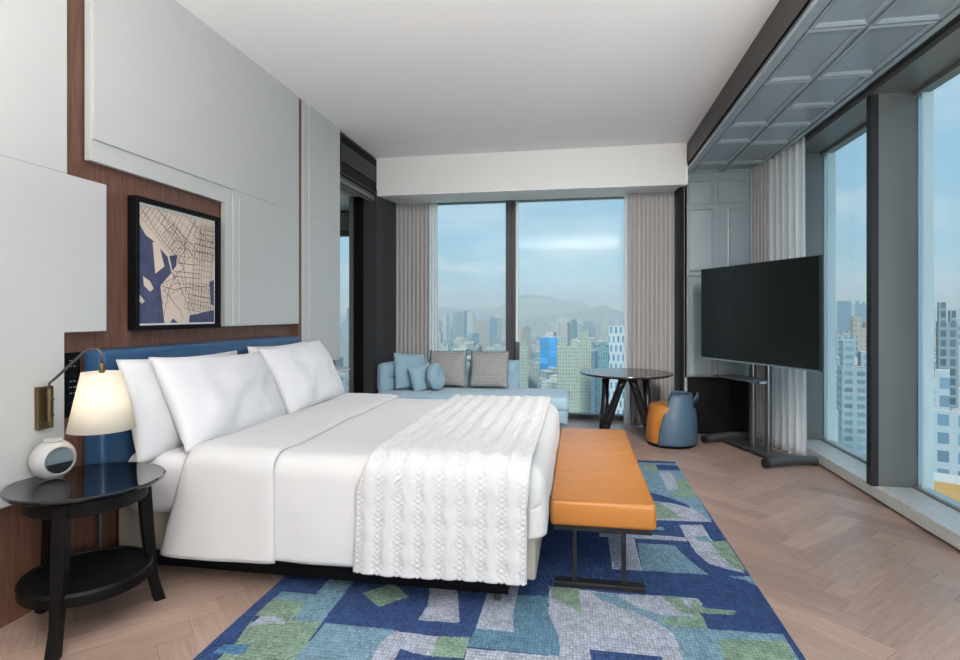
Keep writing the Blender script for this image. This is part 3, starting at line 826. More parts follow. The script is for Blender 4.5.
# ------------------------------------------------------------ switch panel
t = thing('switch_panel', 'tall black bedside switch panel on the walnut wall behind the lamp', 'switch', (XW, 2.44, .88))
bm = newbm(); box(bm, XW, XW+.012, 2.395, 2.49, .88, 1.205, bev=.003); obj('plate', bm, M['black'], t)
for z in (1.165, 1.135, 1.06, 1.03, 1.0):
    for y in (2.425, 2.447):
        bm = newbm(); box(bm, XW+.0122, XW+.0128, y, y+.013, z-.002, z+.001); obj('icon', bm, M['icon'], t)
for z in (1.10, .95):
    bm = newbm(); box(bm, XW+.012, XW+.0135, 2.42, 2.468, z-.025, z+.0) ; obj('button', bm, M['clockdark'], t)

# ------------------------------------------------------------ framed map
t = thing('framed_map', 'framed street map print in sand and blue above the headboard', 'picture', (XW, 3.16, 1.30))
y0, y1, z0, z1 = 2.805, 3.575, 1.305, 2.078
bm = newbm(); fw = .028
for a in ((y0,y0+fw,z0,z1),(y1-fw,y1,z0,z1),(y0+fw,y1-fw,z0,z0+fw),(y0+fw,y1-fw,z1-fw,z1)): box(bm, XW, XW+.06, a[0], a[1], a[2], a[3], bev=.003, seg=1)
obj('frame', bm, M['black'], t)
bm = newbm(); box(bm, XW+.002, XW+.03, y0+fw, y1-fw, z0+fw, z1-fw); mo_ = obj('mount', bm, M['white'], t)
ay0, ay1, az0, az1 = y0+fw+.012, y1-fw-.012, z0+fw+.012, z1-fw-.012
A = lambda u, v: (ay0+u*(ay1-ay0), az0+v*(az1-az0))
WATER = [[(0,.86),(.09,.75),(.18,.71),(.35,.59),(.4,.45),(.26,.33),(.28,.19),(.31,0),(0,0)],
         [(.37,.60),(.47,.62),(.46,.52),(.41,.47)], [(.63,0),(.64,.07),(.75,.08),(.85,.10),(1,.12),(1,0)], [(.93,.4),(1,.42),(1,.16),(.95,.18)],
         [(.38,0),(.42,.04),(.48,0)]]
ISLE = [[(.17,.70),(.24,.70),(.31,.5),(.2,.43)], [(.06,.40),(.14,.36),(.18,.30),(.14,.27),(.07,.32)], [(0,.26),(.08,.19),(.05,.165),(0,.2)]]
bm = newbm(); box(bm, XW+.03, XW+.032, ay0, ay1, az0, az1); 
def wat(bm, poly, d0, d1, mi): prism(bm, [A(*p) for p in poly], 'X', XW+d0, XW+d1, mi)
for p in WATER: wat(bm, p, .0321, .0325, 1)
for p in ISLE: wat(bm, p, .0325, .033, 0)
def land(u, v):
    if not (0 < u < 1 and 0 < v < 1): return False
    return not any(pip(u, v, p) for p in WATER)
rm = random.Random(3)
def seg(u0, v0, u1, v1, w):
    n = 24; run = None
    L = math.hypot(u1-u0, v1-v0)
    if L == 0: return
    nxn, nyn = -(v1-v0)/L*w, (u1-u0)/L*w
    def emit(a, b):
        q = [(u0+(u1-u0)*a+nxn, v0+(v1-v0)*a+nyn), (u0+(u1-u0)*b+nxn, v0+(v1-v0)*b+nyn), (u0+(u1-u0)*b-nxn, v0+(v1-v0)*b-nyn), (u0+(u1-u0)*a-nxn, v0+(v1-v0)*a-nyn)]
        wv = [bm.verts.new((XW+.0331, *A(*p))) for p in q]; f = bm.faces.new(wv); f.material_index = 2
    for i in range(n+1):
        ok = i < n and land(u0+(u1-u0)*(i+.5)/n, v0+(v1-v0)*(i+.5)/n)
        if ok and run is None: run = i
        if not ok and run is not None: emit(run/n, i/n); run = None
W0 = .0015
# zones of parallel streets: (centre, half size, angle, spacing1, spacing2)
for (cu, cv, hu, hv, an, s1, s2) in ((.28,.88,.40,.14,-38,.050,.034),(.62,.86,.36,.16,-30,.07,.05),(.62,.56,.2,.2,0,.06,.20),(.85,.55,.15,.42,-3,.055,.034),(.40,.33,.16,.12,22,.05,.055),(.80,.24,.22,.14,-8,.05,.04),(.5,.7,.2,.1,-50,.04,.07),(.90,.80,.12,.2,0,.05,.03)):
    ca_, sa_ = math.cos(R(an)), math.sin(R(an))
    for d in (0, 1):
        s = s1 if d == 0 else s2; half = hv if d == 0 else hu
        k = -half
        while k < half:
            a, b = (-hu, hu) if d == 0 else (-hv, hv)
            a += rm.uniform(0, .10)*abs(b); b -= rm.uniform(0, .35)*abs(b)
            if d == 0: P_, Q_ = (a, k), (b, k)
            else: P_, Q_ = (k, a), (k, b)
            f_ = lambda p: (cu+p[0]*ca_-p[1]*sa_, cv+p[0]*sa_+p[1]*ca_)
            seg(*f_(P_), *f_(Q_), W0*rm.choice((.7,1,1,1.5))); k += s*rm.uniform(.75,1.35)
for pts in ([(.05,.95),(.3,.72),(.47,.60),(.56,.50)], [(.26,.33),(.42,.30),(.6,.33),(.95,.36)], [(.56,.5),(.6,.3),(.72,.05)], [(.3,.05),(.36,.28),(.45,.44),(.56,.5)],[(.4,.45),(.5,.35),(.62,.15),(.66,.05)],[(.3,.3),(.5,.12),(.55,.03)],[(.56,.5),(.57,.75),(.72,.98)]):
    for a, b in zip(pts, pts[1:]): seg(*a, *b, W0*1.6)
obj('map_print', bm, [M['sand'], M['mapblue'], M['mapline']], mo_, fixn=False)

# ------------------------------------------------------------ curtains
def curtain(name, label, p0, p1, z0, z1, pleats, amp, m, n_extra=0, spread=0., group=None, seed=0, th=.003, fold=.5, bulge=0):
    bm = newbm(); nu = pleats*16; nv = 26
    d = Vector((p1[0]-p0[0], p1[1]-p0[1], 0)); L = d.length; d.normalize(); nn = Vector((-d.y, d.x, 0))
    rr = random.Random(seed); ph = [rr.uniform(-.25,.25) for _ in range(pleats+2)]
    def fn(u, v):
        k = u*pleats; i = int(k)
        z = z0+v*(z1-z0)
        a = amp*(1-.25*v)
        kk = k+ph[i % len(ph)]*.25*math.sin(PI*(k-i))
        off = a*(2*abs(math.sin(PI*kk))**.75-1)
        s = u*L
        s += .12*a*math.sin(2*PI*k+v*2)
        s *= (1+spread*(1-v)**1.6)
        q = Vector((p0[0], p0[1], 0))+d*s+nn*(off+bulge*(1-v)**2)
        return (q.x, q.y, z)
    grid(bm, fn, nu, nv)
    mid = ((p0[0]+p1[0])/2, (p0[1]+p1[1])/2, z0)
    o = obj(name, bm, m, origin=mid, smooth=True, fixn=False); solid(o, th, 0)
    tag(o, label, 'curtain', group); return o
YC = 7.46
curtain('curtain', 'pleated grey curtain beside the dark wall, left of the back window', (-2.455, 7.43), (-1.99, 7.43), .01, 2.925, 8, .035, M['drape'], seed=1)
curtain('curtain', 'pleated grey curtain at the right of the back window behind the round table', (.64, 7.20), (1.17, 7.20), .01, 2.905, 10, .042, M['drape'], seed=2)
curtain('sheer_curtain', 'narrow white sheer gathered beside the left grey curtain of the back window', (-2.02, YC+.08), (-1.90, YC+.08), .01, 2.93, 3, .018, M['sheer'], seed=3, th=.001)
curtain('sheer_curtain', 'narrow white sheer gathered beside the right grey curtain, behind the round table', (.58, 7.29), (.72, 7.29), .01, 2.915, 3, .018, M['sheer'], seed=4, th=.001)
curtain('curtain', 'grey curtain beside the panelled wall, behind the television', (1.99, 6.86), (2.05, 6.46), .01, 3.088, 5, .04, M['drape'], seed=5)
curtain('sheer_curtain', 'long white sheer curtain at the right window, behind the television', (2.05, 6.42), (2.13, 5.76), .01, 3.088, 5, .035, M['sheer'], seed=6, th=.001, spread=.04)

# ------------------------------------------------------------ sofa
t = thing('daybed_sofa', 'light blue upholstered daybed sofa under the back window', 'sofa', (-1.3, 6.9, 0))
bm = newbm(); box(bm, -2.42, -.085, 6.46, 7.25, .28, .445, bev=.055, seg=5)
for v in bm.verts:
    if v.co.z > .41: v.co.z += .004*noise.noise(v.co*4)
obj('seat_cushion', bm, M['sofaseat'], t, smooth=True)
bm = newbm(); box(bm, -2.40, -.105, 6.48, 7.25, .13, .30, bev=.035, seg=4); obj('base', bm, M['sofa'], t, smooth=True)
for x, y in ((-2.3,6.75),(-.4,6.75),(-2.3,7.1),(-.4,7.1)):
    bm = newbm(); box(bm, x-.03, x+.03, y-.03, y+.03, 0, .14); obj('foot', bm, M['black'], t)
def tufted(w, h, th, buttons, seed=0):
    bm = newbm(); n, m_ = 40, 22
    for side in (1, -1):
        def fn(u, v, side=side):
            a, b = u*2-1, v*2-1
            e = ((1-abs(a)**6)*(1-abs(b)**6))**.4
            y = th/2*e
            if side == 1:
                for bu, bv in buttons:
                    dx, dz = (a-bu)*w/2, (b-bv)*h/2
                    dd = math.hypot(dx, dz); an = math.atan2(dz, dx)
                    y -= .05*math.exp(-(dd/.035)**2)+.035*math.exp(-(dd/.16)**2)*(abs(math.cos(2*an))**3)
            return (w/2*a, -side*y, h/2*b)
        grid(bm, fn, n, m_)
    bmesh.ops.remove_doubles(bm, verts=bm.verts, dist=.0008)
    return bm
bm = tufted(1.70, .40, .17, [(-.72,0),(-.36,0),(0,0),(.36,0),(.72,0)])
for v in bm.verts: v.co += Vector((-1.58, 7.27, .60))
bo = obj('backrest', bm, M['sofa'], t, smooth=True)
bm = tufted(.62, .38, .19, [(-.45,0),(.45,0)])
for v in bm.verts: v.co = Matrix.Rotation(R(82), 4, 'Z') @ v.co; v.co += Vector((-2.33, 6.88, .605))
obj('armrest', bm, M['sofa'], t, smooth=True)

def sofa_pillow(name, label, cat, w, h, th, m, loc, nrm, roll, tilt, group=None, seed=0, n=24):
    bm = pillow_bm(w, h, th, seed, n=n, pinch=.03, wr=.006)
    o = obj(name, bm, m, smooth=True); tag(o, label, cat, group); place(o, loc, nrm, roll, tilt); return o
G = 'scatter cushions on the sofa'
sofa_pillow('throw_pillow', 'grey herringbone cushion in the middle of the sofa, next to the round blue one', 'cushion', .50, .47, .15, M['herring'], (-1.655, 7.085, .695), 0, 0, 14, G, 3)
sofa_pillow('throw_pillow', 'grey herringbone cushion at the window mullion end of the sofa back', 'cushion', .50, .47, .15, M['herring'], (-1.105, 7.085, .695), 0, 0, 14, G, 5)
sofa_pillow('throw_pillow', 'large square light blue cushion leaning on the sofa armrest', 'cushion', .46, .46, .17, M['sofa'], (-2.09, 6.87, .672), 50, 5, 14, G, 7)
sofa_pillow('throw_pillow', 'small square light blue cushion between the large and the round cushion', 'cushion', .33, .33, .13, M['sofa'], (-1.91, 6.77, .605), 48, -10, 12, G, 9)
t = thing('round_cushion', 'round light blue tufted cushion with a centre button on the sofa', 'cushion', (-1.72, 6.77, .445), G)
bm = newbm(); prof = []
for i in range(25):
    a = i/24*PI
    r = .115+.055*math.sin(a); zz = .062*math.cos(a)
    prof.append((r, zz))
prof = [(.002,.010),(.02,.012),(.045,.034),(.08,.058)]+prof+[(.08,-.058),(.045,-.034),(.02,-.012),(.002,-.010)]
mt = Matrix.Translation((-1.73, 6.77, .622)) @ Matrix.Rotation(R(78), 4, 'Z') @ Matrix.Rotation(R(90-12), 4, 'X')
lathe(bm, prof, n=40, mtx=mt, caps=False)
cb_ = obj('cushion_body', bm, M['sofa'], t, smooth=True)
bm = newbm(); lathe(bm, [(.001,.022),(.012,.020),(.015,.010)], n=20, mtx=mt, caps=False); obj('button', bm, M['sofa'], cb_, smooth=True)

# ------------------------------------------------------------ round table
TX, TY, TZ = .545, 6.54, .74
t = thing('round_table', 'round dark marble table on sculptural black legs by the back window', 'table', (TX, TY, 0))
bm = newbm(); lathe(bm, [(.46,-.035),(.505,-.018),(.515,-.008),(.512,0)], (TX,TY,TZ), 80); obj('tabletop', bm, M['marble_dark'], t, smooth=30)
for ang_ in (330, 210):
    bm = newbm()
    def P(a, r, z): return (TX+r*math.cos(R(a)), TY+r*math.sin(R(a)), z)
    tube(bm, [P(ang_,.31,0), P(ang_,.285,.10), P(ang_,.262,.21), P(ang_,.255,.27)], [.045,.058,.068,.072], 16)
    for sgn in (-1, 1):
        tube(bm, [P(ang_,.268,.19), P(ang_+sgn*10,.255,.27), P(ang_+sgn*22,.235,.40), P(ang_+sgn*38,.225,.58), P(ang_+sgn*50,.232,.708)], [.066,.055,.043,.040,.050], 16)
    obj('leg', bm, M['sculpt'], t, smooth=True)
bm = newbm(); tube(bm, [(.335,6.76,0),(.325,6.74,.2),(.34,6.69,.70)], [.034,.03,.03], 14); obj('leg', bm, M['sculpt'], t, smooth=True)
bm = newbm(); lathe(bm, [(.24,-.06),(.26,-.05),(.26,-.036)], (TX,TY,TZ), 48); obj('ring', bm, M['sculpt'], t, smooth=30)

# ------------------------------------------------------------ pouf
PX, PY = .985, 6.28
t = thing('pouf', 'drum shaped stool in tan and slate blue leather beside the round table', 'stool', (PX, PY, 0))
bm = newbm(); lathe(bm, [(.20,.0),(.235,.004),(.235,.03),(.22,.035)], (PX,PY,0), 56); obj('base_ring', bm, M['black'], t, smooth=30)
bm = newbm(); lathe(bm, [(.235,.035),(.247,.05),(.25,.12),(.243,.25),(.225,.37),(.208,.42),(.19,.437),(.10,.442),(.001,.442)], (PX,PY,0), 56, caps=False); obj('seat', bm, M['orange'], t, smooth=True)
# slate wrap: partial shell, taller, its free edge slanting
bm = newbm()
def wrap(u, v):
    z = .035+v*(.555-.035)
    a0 = -124+6*v; a1 = 100
    a = R(a0+u*(a1-a0))
    r = .266-.015*v*v-.10*v**2.2+.006*math.sin(PI*v)
    if v > .96: r -= .006
    return (PX+.07*v*v+r*math.cos(a), PY+r*math.sin(a), z-.02*v*math.cos(a)*0)
grid(bm, wrap, 60, 24); o = obj('wrap', bm, M['slate'], t, smooth=True); solid(o, .014, 0)
bm = newbm(); a = R(-30)
hp = [(.215, .48, -.05),(.238,.545,-.04),(.235,.575,0),(.238,.545,.04),(.215,.48,.05)]
pts = []
for r, z, s in hp: pts.append((PX+.06+(r-.01)*math.cos(a+s*4), PY+(r+.02)*math.sin(a+s*4), z))
tube(bm, pts, .008, 10); obj('handle', bm, M['slate'], t, smooth=True)
bm = newbm()
pts = [(PX+.055+.205*math.cos(R(-38+k*3)), PY+.205*math.sin(R(-38+k*3)), .47-.05*math.sin(k/6*PI)-.01) for k in range(7)]
tube(bm, pts, .005, 8); obj('strap', bm, M['black'], t, smooth=True)

# ------------------------------------------------------------ television and stand
tvL, tvR = Vector((1.325, 6.40, 0)), Vector((1.955, 4.99, 0))
dt = (tvR-tvL).normalized(); back = Vector((-dt.y, dt.x, 0))
if back.x < 0: back = -back
mid = (tvL+tvR)/2; W = (tvR-tvL).length
TM = Matrix(((dt.x, back.x, 0, mid.x), (dt.y, back.y, 0, mid.y), (0,0,1,0), (0,0,0,1)))
t = thing('television', 'large black flat screen television on a floor stand by the right window', 'television', (mid.x, mid.y, .92))
zb, zt = .925, 1.885
bm = newbm(); box(bm, -W/2, W/2, .003, .035, zb, zt, bev=.004, mtx=TM); obj('bezel', bm, M['blackmetal'], t)
bm = newbm(); box(bm, -W/2+.008, W/2-.008, -.001, .003, zb+.018, zt-.008, mtx=TM); obj('screen', bm, M['screen'], t)
bm = newbm(); box(bm, -W/2, W/2, -.003, .004, zb-.002, zb+.012, mtx=TM); obj('lower_trim', bm, M['chrome'], t)
bm = newbm(); box(bm, -W/2*.7, W/2*.7, .035, .06, zb+.05, zt-.3, bev=.01, mtx=TM); obj('rear_housing', bm, M['blackmetal'], t)
base = Vector((1.79, 5.98, 0)); 
t = thing('tv_stand', 'dark metal television floor stand with two posts and tubular feet', 'stand', (base.x, base.y, 0))
SM = Matrix(((dt.x, back.x, 0, base.x), (dt.y, back.y, 0, base.y), (0,0,1,0), (0,0,0,1)))
for s in (-.075, .055):
    bm = newbm(); tube(bm, [SM @ Vector((s*1.6, .03, .04)), SM @ Vector((s*1.6, .03, 1.55))], .034, 20); po_ = obj('post', bm, M['steel'], t, smooth=40)
    bm = newbm(); tube(bm, [SM @ Vector((s*1.6+.045, -.005, .04)), SM @ Vector((s*1.6+.045, -.005, 1.55))], .008, 10); obj('post_trim', bm, M['chrome'], po_, smooth=40)
bm = newbm()
dist = (base-mid).dot(back)
box(bm, -.22, .22, -dist+.061, -.01, 1.30, 1.50, bev=.01, mtx=SM); obj('bracket', bm, M['blackmetal'], t)
fA, fB = Vector((1.63, 6.53, 0)), Vector((1.93, 5.62, 0))
bm = newbm()
d2 = (fB-fA).normalized(); n2 = Vector((-d2.y, d2.x, 0)); 
FM = Matrix(((d2.x, n2.x, 0, (fA.x+fB.x)/2), (d2.y, n2.y, 0, (fA.y+fB.y)/2), (0,0,1,0), (0,0,0,1)))
LL = (fB-fA).length
box(bm, -LL/2, LL/2, -.10, .10, .03, .055, bev=.006, mtx=FM); obj('base_plate', bm, M['steel'], t)
for a, b in (((1.36,6.40,.045),(1.88,6.64,.045)), ((1.685,5.45,.045),(2.165,5.615,.045))):
    a, b = Vector(a), Vector(b)
    bm = newbm(); m_ = (a+b)/2+Vector((0,0,.014))
    tube(bm, [a+(b-a)*k/8+Vector((0,0,.016*math.sin(PI*k/8))) for k in range(9)], .043, 20); fo_ = obj('foot', bm, M['steel'], t, smooth=40)
    bm = newbm(); dd = (b-a).normalized(); tube(bm, [a-dd*.012, a+dd*.02], .0445, 20); obj('foot_cap', bm, M['blackmetal'], fo_, smooth=40)
bm = newbm()
box(bm, -.36, .13, -.26, -.01, .745, .765, bev=.006, mtx=SM); sh_ = obj('shelf', bm, M['steel'], t)
bm = newbm(); box(bm, -.10, .12, -.10, .02, .715, .745, bev=.006, mtx=SM); obj('shelf_bracket', bm, M['chrome'], sh_)

# ------------------------------------------------------------ small table in the alcove
t = thing('side_table', 'small round white side table seen through the alcove opening', 'table', (-3.05, 6.55, 0))
bm = newbm(); lathe(bm, [(.26,-.02),(.265,-.01),(.26,0)], (-3.05,6.55,.72), 48); obj('tabletop', bm, M['white'], t, smooth=30)
bm = newbm(); lathe(bm, [(.18,0),(.17,.012),(.018,.02),(.016,.70)], (-3.05,6.55,0), 32); obj('pedestal', bm, M['blackmetal'], t, smooth=30)
# ------------------------------------------------------------ city outside
GZ = -150.
def facade(name, wall, win, bw=3.2, bh=3.2, mort=.9, rough=.7, offset=0., glossy=.25, balc=None):
    m, nt, b = new_mat(name)
    tc = N(nt, 'ShaderNodeTexCoord')
    br = N(nt, 'ShaderNodeTexBrick'); br.offset = offset
    br.inputs['Scale'].default_value = 1.
    br.inputs['Mortar Size'].default_value = mort; br.inputs['Mortar Smooth'].default_value = 0.
    br.inputs['Brick Width'].default_value = bw; br.inputs['Row Height'].default_value = bh
    br.inputs['Color1'].default_value = (*win, 1); br.inputs['Color2'].default_value = (*[c*1.7+.02 for c in win], 1)
    br.inputs['Mortar'].default_value = (*wall, 1)
    nt.links.new(tc.outputs['UV'], br.inputs['Vector']); nt.links.new(br.outputs['Color'], b.inputs['Base Color'])
    b.inputs['Roughness'].default_value = rough; b.inputs['Specular IOR Level'].default_value = glossy
    return m
FM_ = [
 facade('cream residential facade', (0.432,0.432,0.382), (0.080,0.168,0.176), 2.6, 2.9, .6),
 facade('pale grey office facade', (0.324,0.374,0.410), (0.080,0.144,0.200), 2.8, 3.2, .6),
 facade('blue glass facade', (0.144,0.245,0.317), (0.048,0.128,0.200), 2.4, 3.8, .35, rough=.25, glossy=.5),
 facade('white residential facade', (0.446,0.475,0.482), (0.128,0.200,0.240), 2.4, 2.9, .65),
 facade('sandstone facade', (0.374,0.338,0.295), (0.136,0.160,0.176), 2.8, 3.1, .8),
 facade('teal curtain wall', (0.216,0.346,0.360), (0.040,0.160,0.192), 1.8, 3.6, .3, rough=.25, glossy=.5),
]
ROOF = mat('roof concrete', (.50,.50,.48), .9)
NET = facade('bright blue construction netting', (0.022,0.180,0.396), (0.016,0.240,0.544), 9., 7.5, .25)
LATT = facade('white lattice facade', (0.475,0.533,0.576), (0.040,0.136,0.240), 3.0, 6.0, .9, offset=.5)
GREEN = facade('cream and green apartment facade', (0.432,0.432,0.338), (0.080,0.216,0.232), 2.0, 2.7, .5)
BALC = facade('apartment facade with balconies', (.27,.34,.37), (.09,.16,.20), 2.9, 2.2, .5)
DARKT = facade('grey tower facade', (0.202,0.245,0.274), (0.040,0.072,0.096), 2.6, 3.4, .5)
YEL = mat('ochre roof parapet', (.42,.25,.09), .8)
HEROS = []
def ubox(bm, x0, x1, y0, y1, z0, z1, mi=0, rmi=1):
    uvl = bm.loops.layers.uv.verify()
    vs = [bm.verts.new(p) for p in ((x0,y0,z0),(x1,y0,z0),(x1,y1,z0),(x0,y1,z0),(x0,y0,z1),(x1,y0,z1),(x1,y1,z1),(x0,y1,z1))]
    for a, b in ((0,1),(1,2),(2,3),(3,0)):
        f = bm.faces.new((vs[a], vs[b], vs[b+4], vs[a+4])); f.material_index = mi
        w = (vs[b].co-vs[a].co).length
        for lp, uv in zip(f.loops, ((0,z0),(w,z0),(w,z1),(0,z1))): lp[uvl].uv = uv
    f = bm.faces.new((vs[4],vs[5],vs[6],vs[7])); f.material_index = rmi
def tower(ang_deg, D, w, d, ztop, fm, rot=0., detail=1, name='tower', label='', cat='building', group=None, seed=0, parts=False):
    r_ = random.Random(seed)
    th = R(ang_deg); x, y = D*math.sin(th), D*math.cos(th)
    h = ztop-GZ
    bm = newbm()
    ubox(bm, -w/2, w/2, -d/2, d/2, 0, h)
    if detail == 1:
        k = r_.choice((0, 1, 2, 3))
        if k == 0: ubox(bm, -w*.3, w*.25, -d*.3, d*.3, h, h+5)
        elif k == 1: ubox(bm, -w*.45, -w*.1, -d*.35, d*.35, h, h+7); ubox(bm, w*.1, w*.4, -d*.3, d*.3, h, h+4)
        elif k == 2: ubox(bm, -w*.35, w*.35, -d*.35, d*.35, h, h+9)
        else: ubox(bm, -w*.65, -w*.5, -d*.4, d*.4, 0, h-8); ubox(bm, -.1*w, .2*w, -d*.3, d*.3, h, h+3)
    me = bpy.data.meshes.new(name); bm.to_mesh(me); bm.free()
    me.materials.append(fm); me.materials.append(ROOF)
    if group is None: HEROS.append((x, y, math.hypot(w, d)*.6))
    o = bpy.data.objects.new(name, me)
    COL.objects.link(o); o.location = (x, y, GZ); o.rotation_euler = (0,0,-th+R(rot))
    tag(o, label, cat, group)
    return o
A0 = math.degrees(math.atan(97/560))
def px2a(px): return math.degrees(math.atan((px-480)/560))-A0
def hero(p0, p1, yt, D, fm, label, rot=0, detail=1, seed=1, cat='building', name='tower'):
    # the bearing and the size follow from how wide it looks at its distance D
    zc = D*math.cos(R(px2a((p0+p1)/2)+A0))
    w = (p1-p0)/560*zc*math.cos(R(px2a((p0+p1)/2)+A0))
    zt = 1.4+(314-yt)/560*zc
    return tower(px2a((p0+p1)/2), D, w, w*.85, zt, fm, rot, detail, name, label, cat, None, seed)
hero(540,566,337,620,NET,'bright blue netted tower block under construction beyond the back window', detail=0)
hero(557,579,346,430,GREEN,'cream and green apartment tower in front of the blue netted block', seed=4)
hero(578,591,342,470,GREEN,'narrow pale apartment tower right of the cream and green one', seed=5)
hero(609,630,326,380,LATT,'white lattice fronted office tower beside the right curtain of the back window', detail=0)
hero(598,608,348,450,FM_[5],'teal glass tower just left of the white lattice tower', seed=6)
hero(516,528,346,470,GREEN,'pale apartment tower just right of the window mullion', seed=8)
hero(486,507,348,520,FM_[0],'cream apartment block behind the grey cushions, left of the mullion', seed=9)
hero(463.5,467,311,1500,FM_[2],'slender dark glass skyscraper on the hazy skyline, left pane', detail=0)
hero(453,463,312,1520,FM_[1],'pale half of the tall twin skyscraper on the hazy skyline', detail=0)
hero(475,488,320,1500,FM_[4],'pinkish tower on the skyline left of the mullion', seed=12)
hero(489,497,320,1700,FM_[2],'blue glass tower on the skyline just left of the mullion', seed=13)
hero(562,575,320,1500,FM_[3],'hazy white tower above the blue netted block', seed=14)
hero(839,873,366,185,BALC,'grey white apartment tower with stacked balconies in the far right pane', rot=12, seed=15)
hero(822,838,410,160,FM_[1],'low white building left of the balcony tower in the right pane', seed=16)
hero(833,855,336,360,FM_[1],'grey office block behind the balcony tower', rot=20, seed=17)
hero(850,874,328,420,FM_[4],'sandstone coloured tower next to the grey column', rot=15, seed=18)
hero(837,851,301,1500,FM_[2],'tall hazy tower on the skyline of the right window', seed=19, detail=2)
hero(855,866,304,1600,FM_[2],'second hazy skyline tower of the right window', seed=20)
hero(937,957,322,260,DARKT,'dark grey tower seen in the nearest right pane', rot=10, seed=21)
hero(933,975,410,130,FM_[1],'low white flat roofed building in the nearest right pane', seed=22, detail=1)
hero(950,990,345,300,FM_[1],'grey tower at the right edge of the view', seed=23)
hero(928,990,480,62,YEL,'ochre parapet roof close below the nearest right pane', seed=24, detail=0)
hero(341,348,322,900,FM_[3],'white tower seen through the alcove opening beside the wall', seed=25)
hero(350,357,321,1000,FM_[2],'blue tower seen through the alcove opening beside the black frame', seed=26)
rc = random.Random(11)
cnt = 0; taken = list(HEROS)
bands = [('city tower standing in the nearer hazy streets', 'nearer city towers', 240, 620, 60, -60, -22),
         ('city tower in the middle distance under haze', 'middle distance towers', 620, 1500, 100, -75, -14),
         ('small hazy tower on the far skyline', 'far skyline towers', 1500, 3600, 125, -80, 22)]
for lb, gp, d0, d1, n, z0, z1 in bands:
    for k in range(n):
        a = rc.uniform(-33, 36)
        D = rc.uniform(d0, d1)
        w = rc.uniform(14, 30)*(1 if d0 < 1000 else 1.25); d = rc.uniform(14, 26)
        for tr in range(60):
            if d0 < 300 and -16 < a < 12 and D < 430: D += 200
            px_, py_ = D*math.sin(R(a)), D*math.cos(R(a))
            if all((px_-q[0])**2+(py_-q[1])**2 > (q[2]+math.hypot(w, d)*.55)**2 for q in taken): break
            a = rc.uniform(-33, 36); D = rc.uniform(d0, d1)
        taken.append((px_, py_, math.hypot(w, d)*.55))
        zt = z0+(z1-z0)*rc.random()**1.5
        fm = rc.choice(FM_[:2]+FM_[3:4]*2+FM_[:1]+FM_) 
        o = tower(a, D, w, d, zt, fm, rc.uniform(-35, 35), 1, 'tower', lb, 'building', gp, cnt); cnt += 1
for k in range(16):
    for tr in range(80):
        a = rc.uniform(20.5, 33); D = rc.uniform(230, 900); w = rc.uniform(16, 30); d = rc.uniform(14, 22)
        px_, py_ = D*math.sin(R(a)), D*math.cos(R(a))
        if all((px_-q[0])**2+(py_-q[1])**2 > (q[2]+math.hypot(w, d)*.55)**2 for q in taken): break
    taken.append((px_, py_, math.hypot(w, d)*.55))
    tower(a, D, w, d, rc.uniform(-45, -8), rc.choice((FM_[1], FM_[2], FM_[4], FM_[5], BALC)), rc.uniform(-30, 30), 1, 'tower', 'apartment or office tower crowding the view through the right hand windows', 'building', 'towers outside the right windows', 900+k)
# low-rise carpet of roofs: beyond counting
bm = newbm()
for k in range(5200):
    a = R(rc.uniform(-40, 45)); D = 130+3900*rc.random()**1.3
    x, y = D*math.sin(a), D*math.cos(a); s = rc.uniform(6, 16)*(1+D/2500); h = rc.uniform(8, 34)
    an = rc.uniform(0, PI)
    mi = rc.randrange(6)
    n0 = len(bm.verts); 
    ubox(bm, -s, s, -s*.6, s*.6, 0, h, mi, 6); bm.verts.ensure_lookup_table()
    mm = Matrix.Translation((x, y, GZ)) @ Matrix.Rotation(an, 4, 'Z')
    for v in bm.verts[n0:]: v.co = mm @ v.co
o = obj('low_rise_roofs', bm, FM_+[ROOF], origin=(0,800,GZ), fixn=False)
tag(o, 'carpet of low pale city buildings filling the streets between the towers', 'buildings', None, 'stuff')
# trees between: green belts
bm = newbm()
for k in range(900):
    a = R(rc.uniform(-35, 40)); D = 140+1800*rc.random()**1.4
    x, y = D*math.sin(a), D*math.cos(a); s = rc.uniform(6, 14)
    r = bmesh.ops.create_icosphere(bm, subdivisions=1, radius=s)
    for v in r['verts']: v.co = Vector((v.co.x*1.3+x, v.co.y*1.3+y, v.co.z*.8+GZ+6+rc.uniform(-1,1)))
o = obj('street_trees', bm, mat('distant foliage', (.07,.13,.08), .9, var=.4, vscale=.1), origin=(0,600,GZ))
tag(o, 'green tree crowns scattered between the city streets', 'trees', None, 'stuff')
bm = newbm()
bm.faces.new([bm.verts.new(p) for p in ((-12000,40,GZ),(12000,40,GZ),(12000,14000,GZ),(-12000,14000,GZ))])
struct('ground', bm, mat('city ground', (.20,.24,.22), .9, var=.4, vscale=.01))
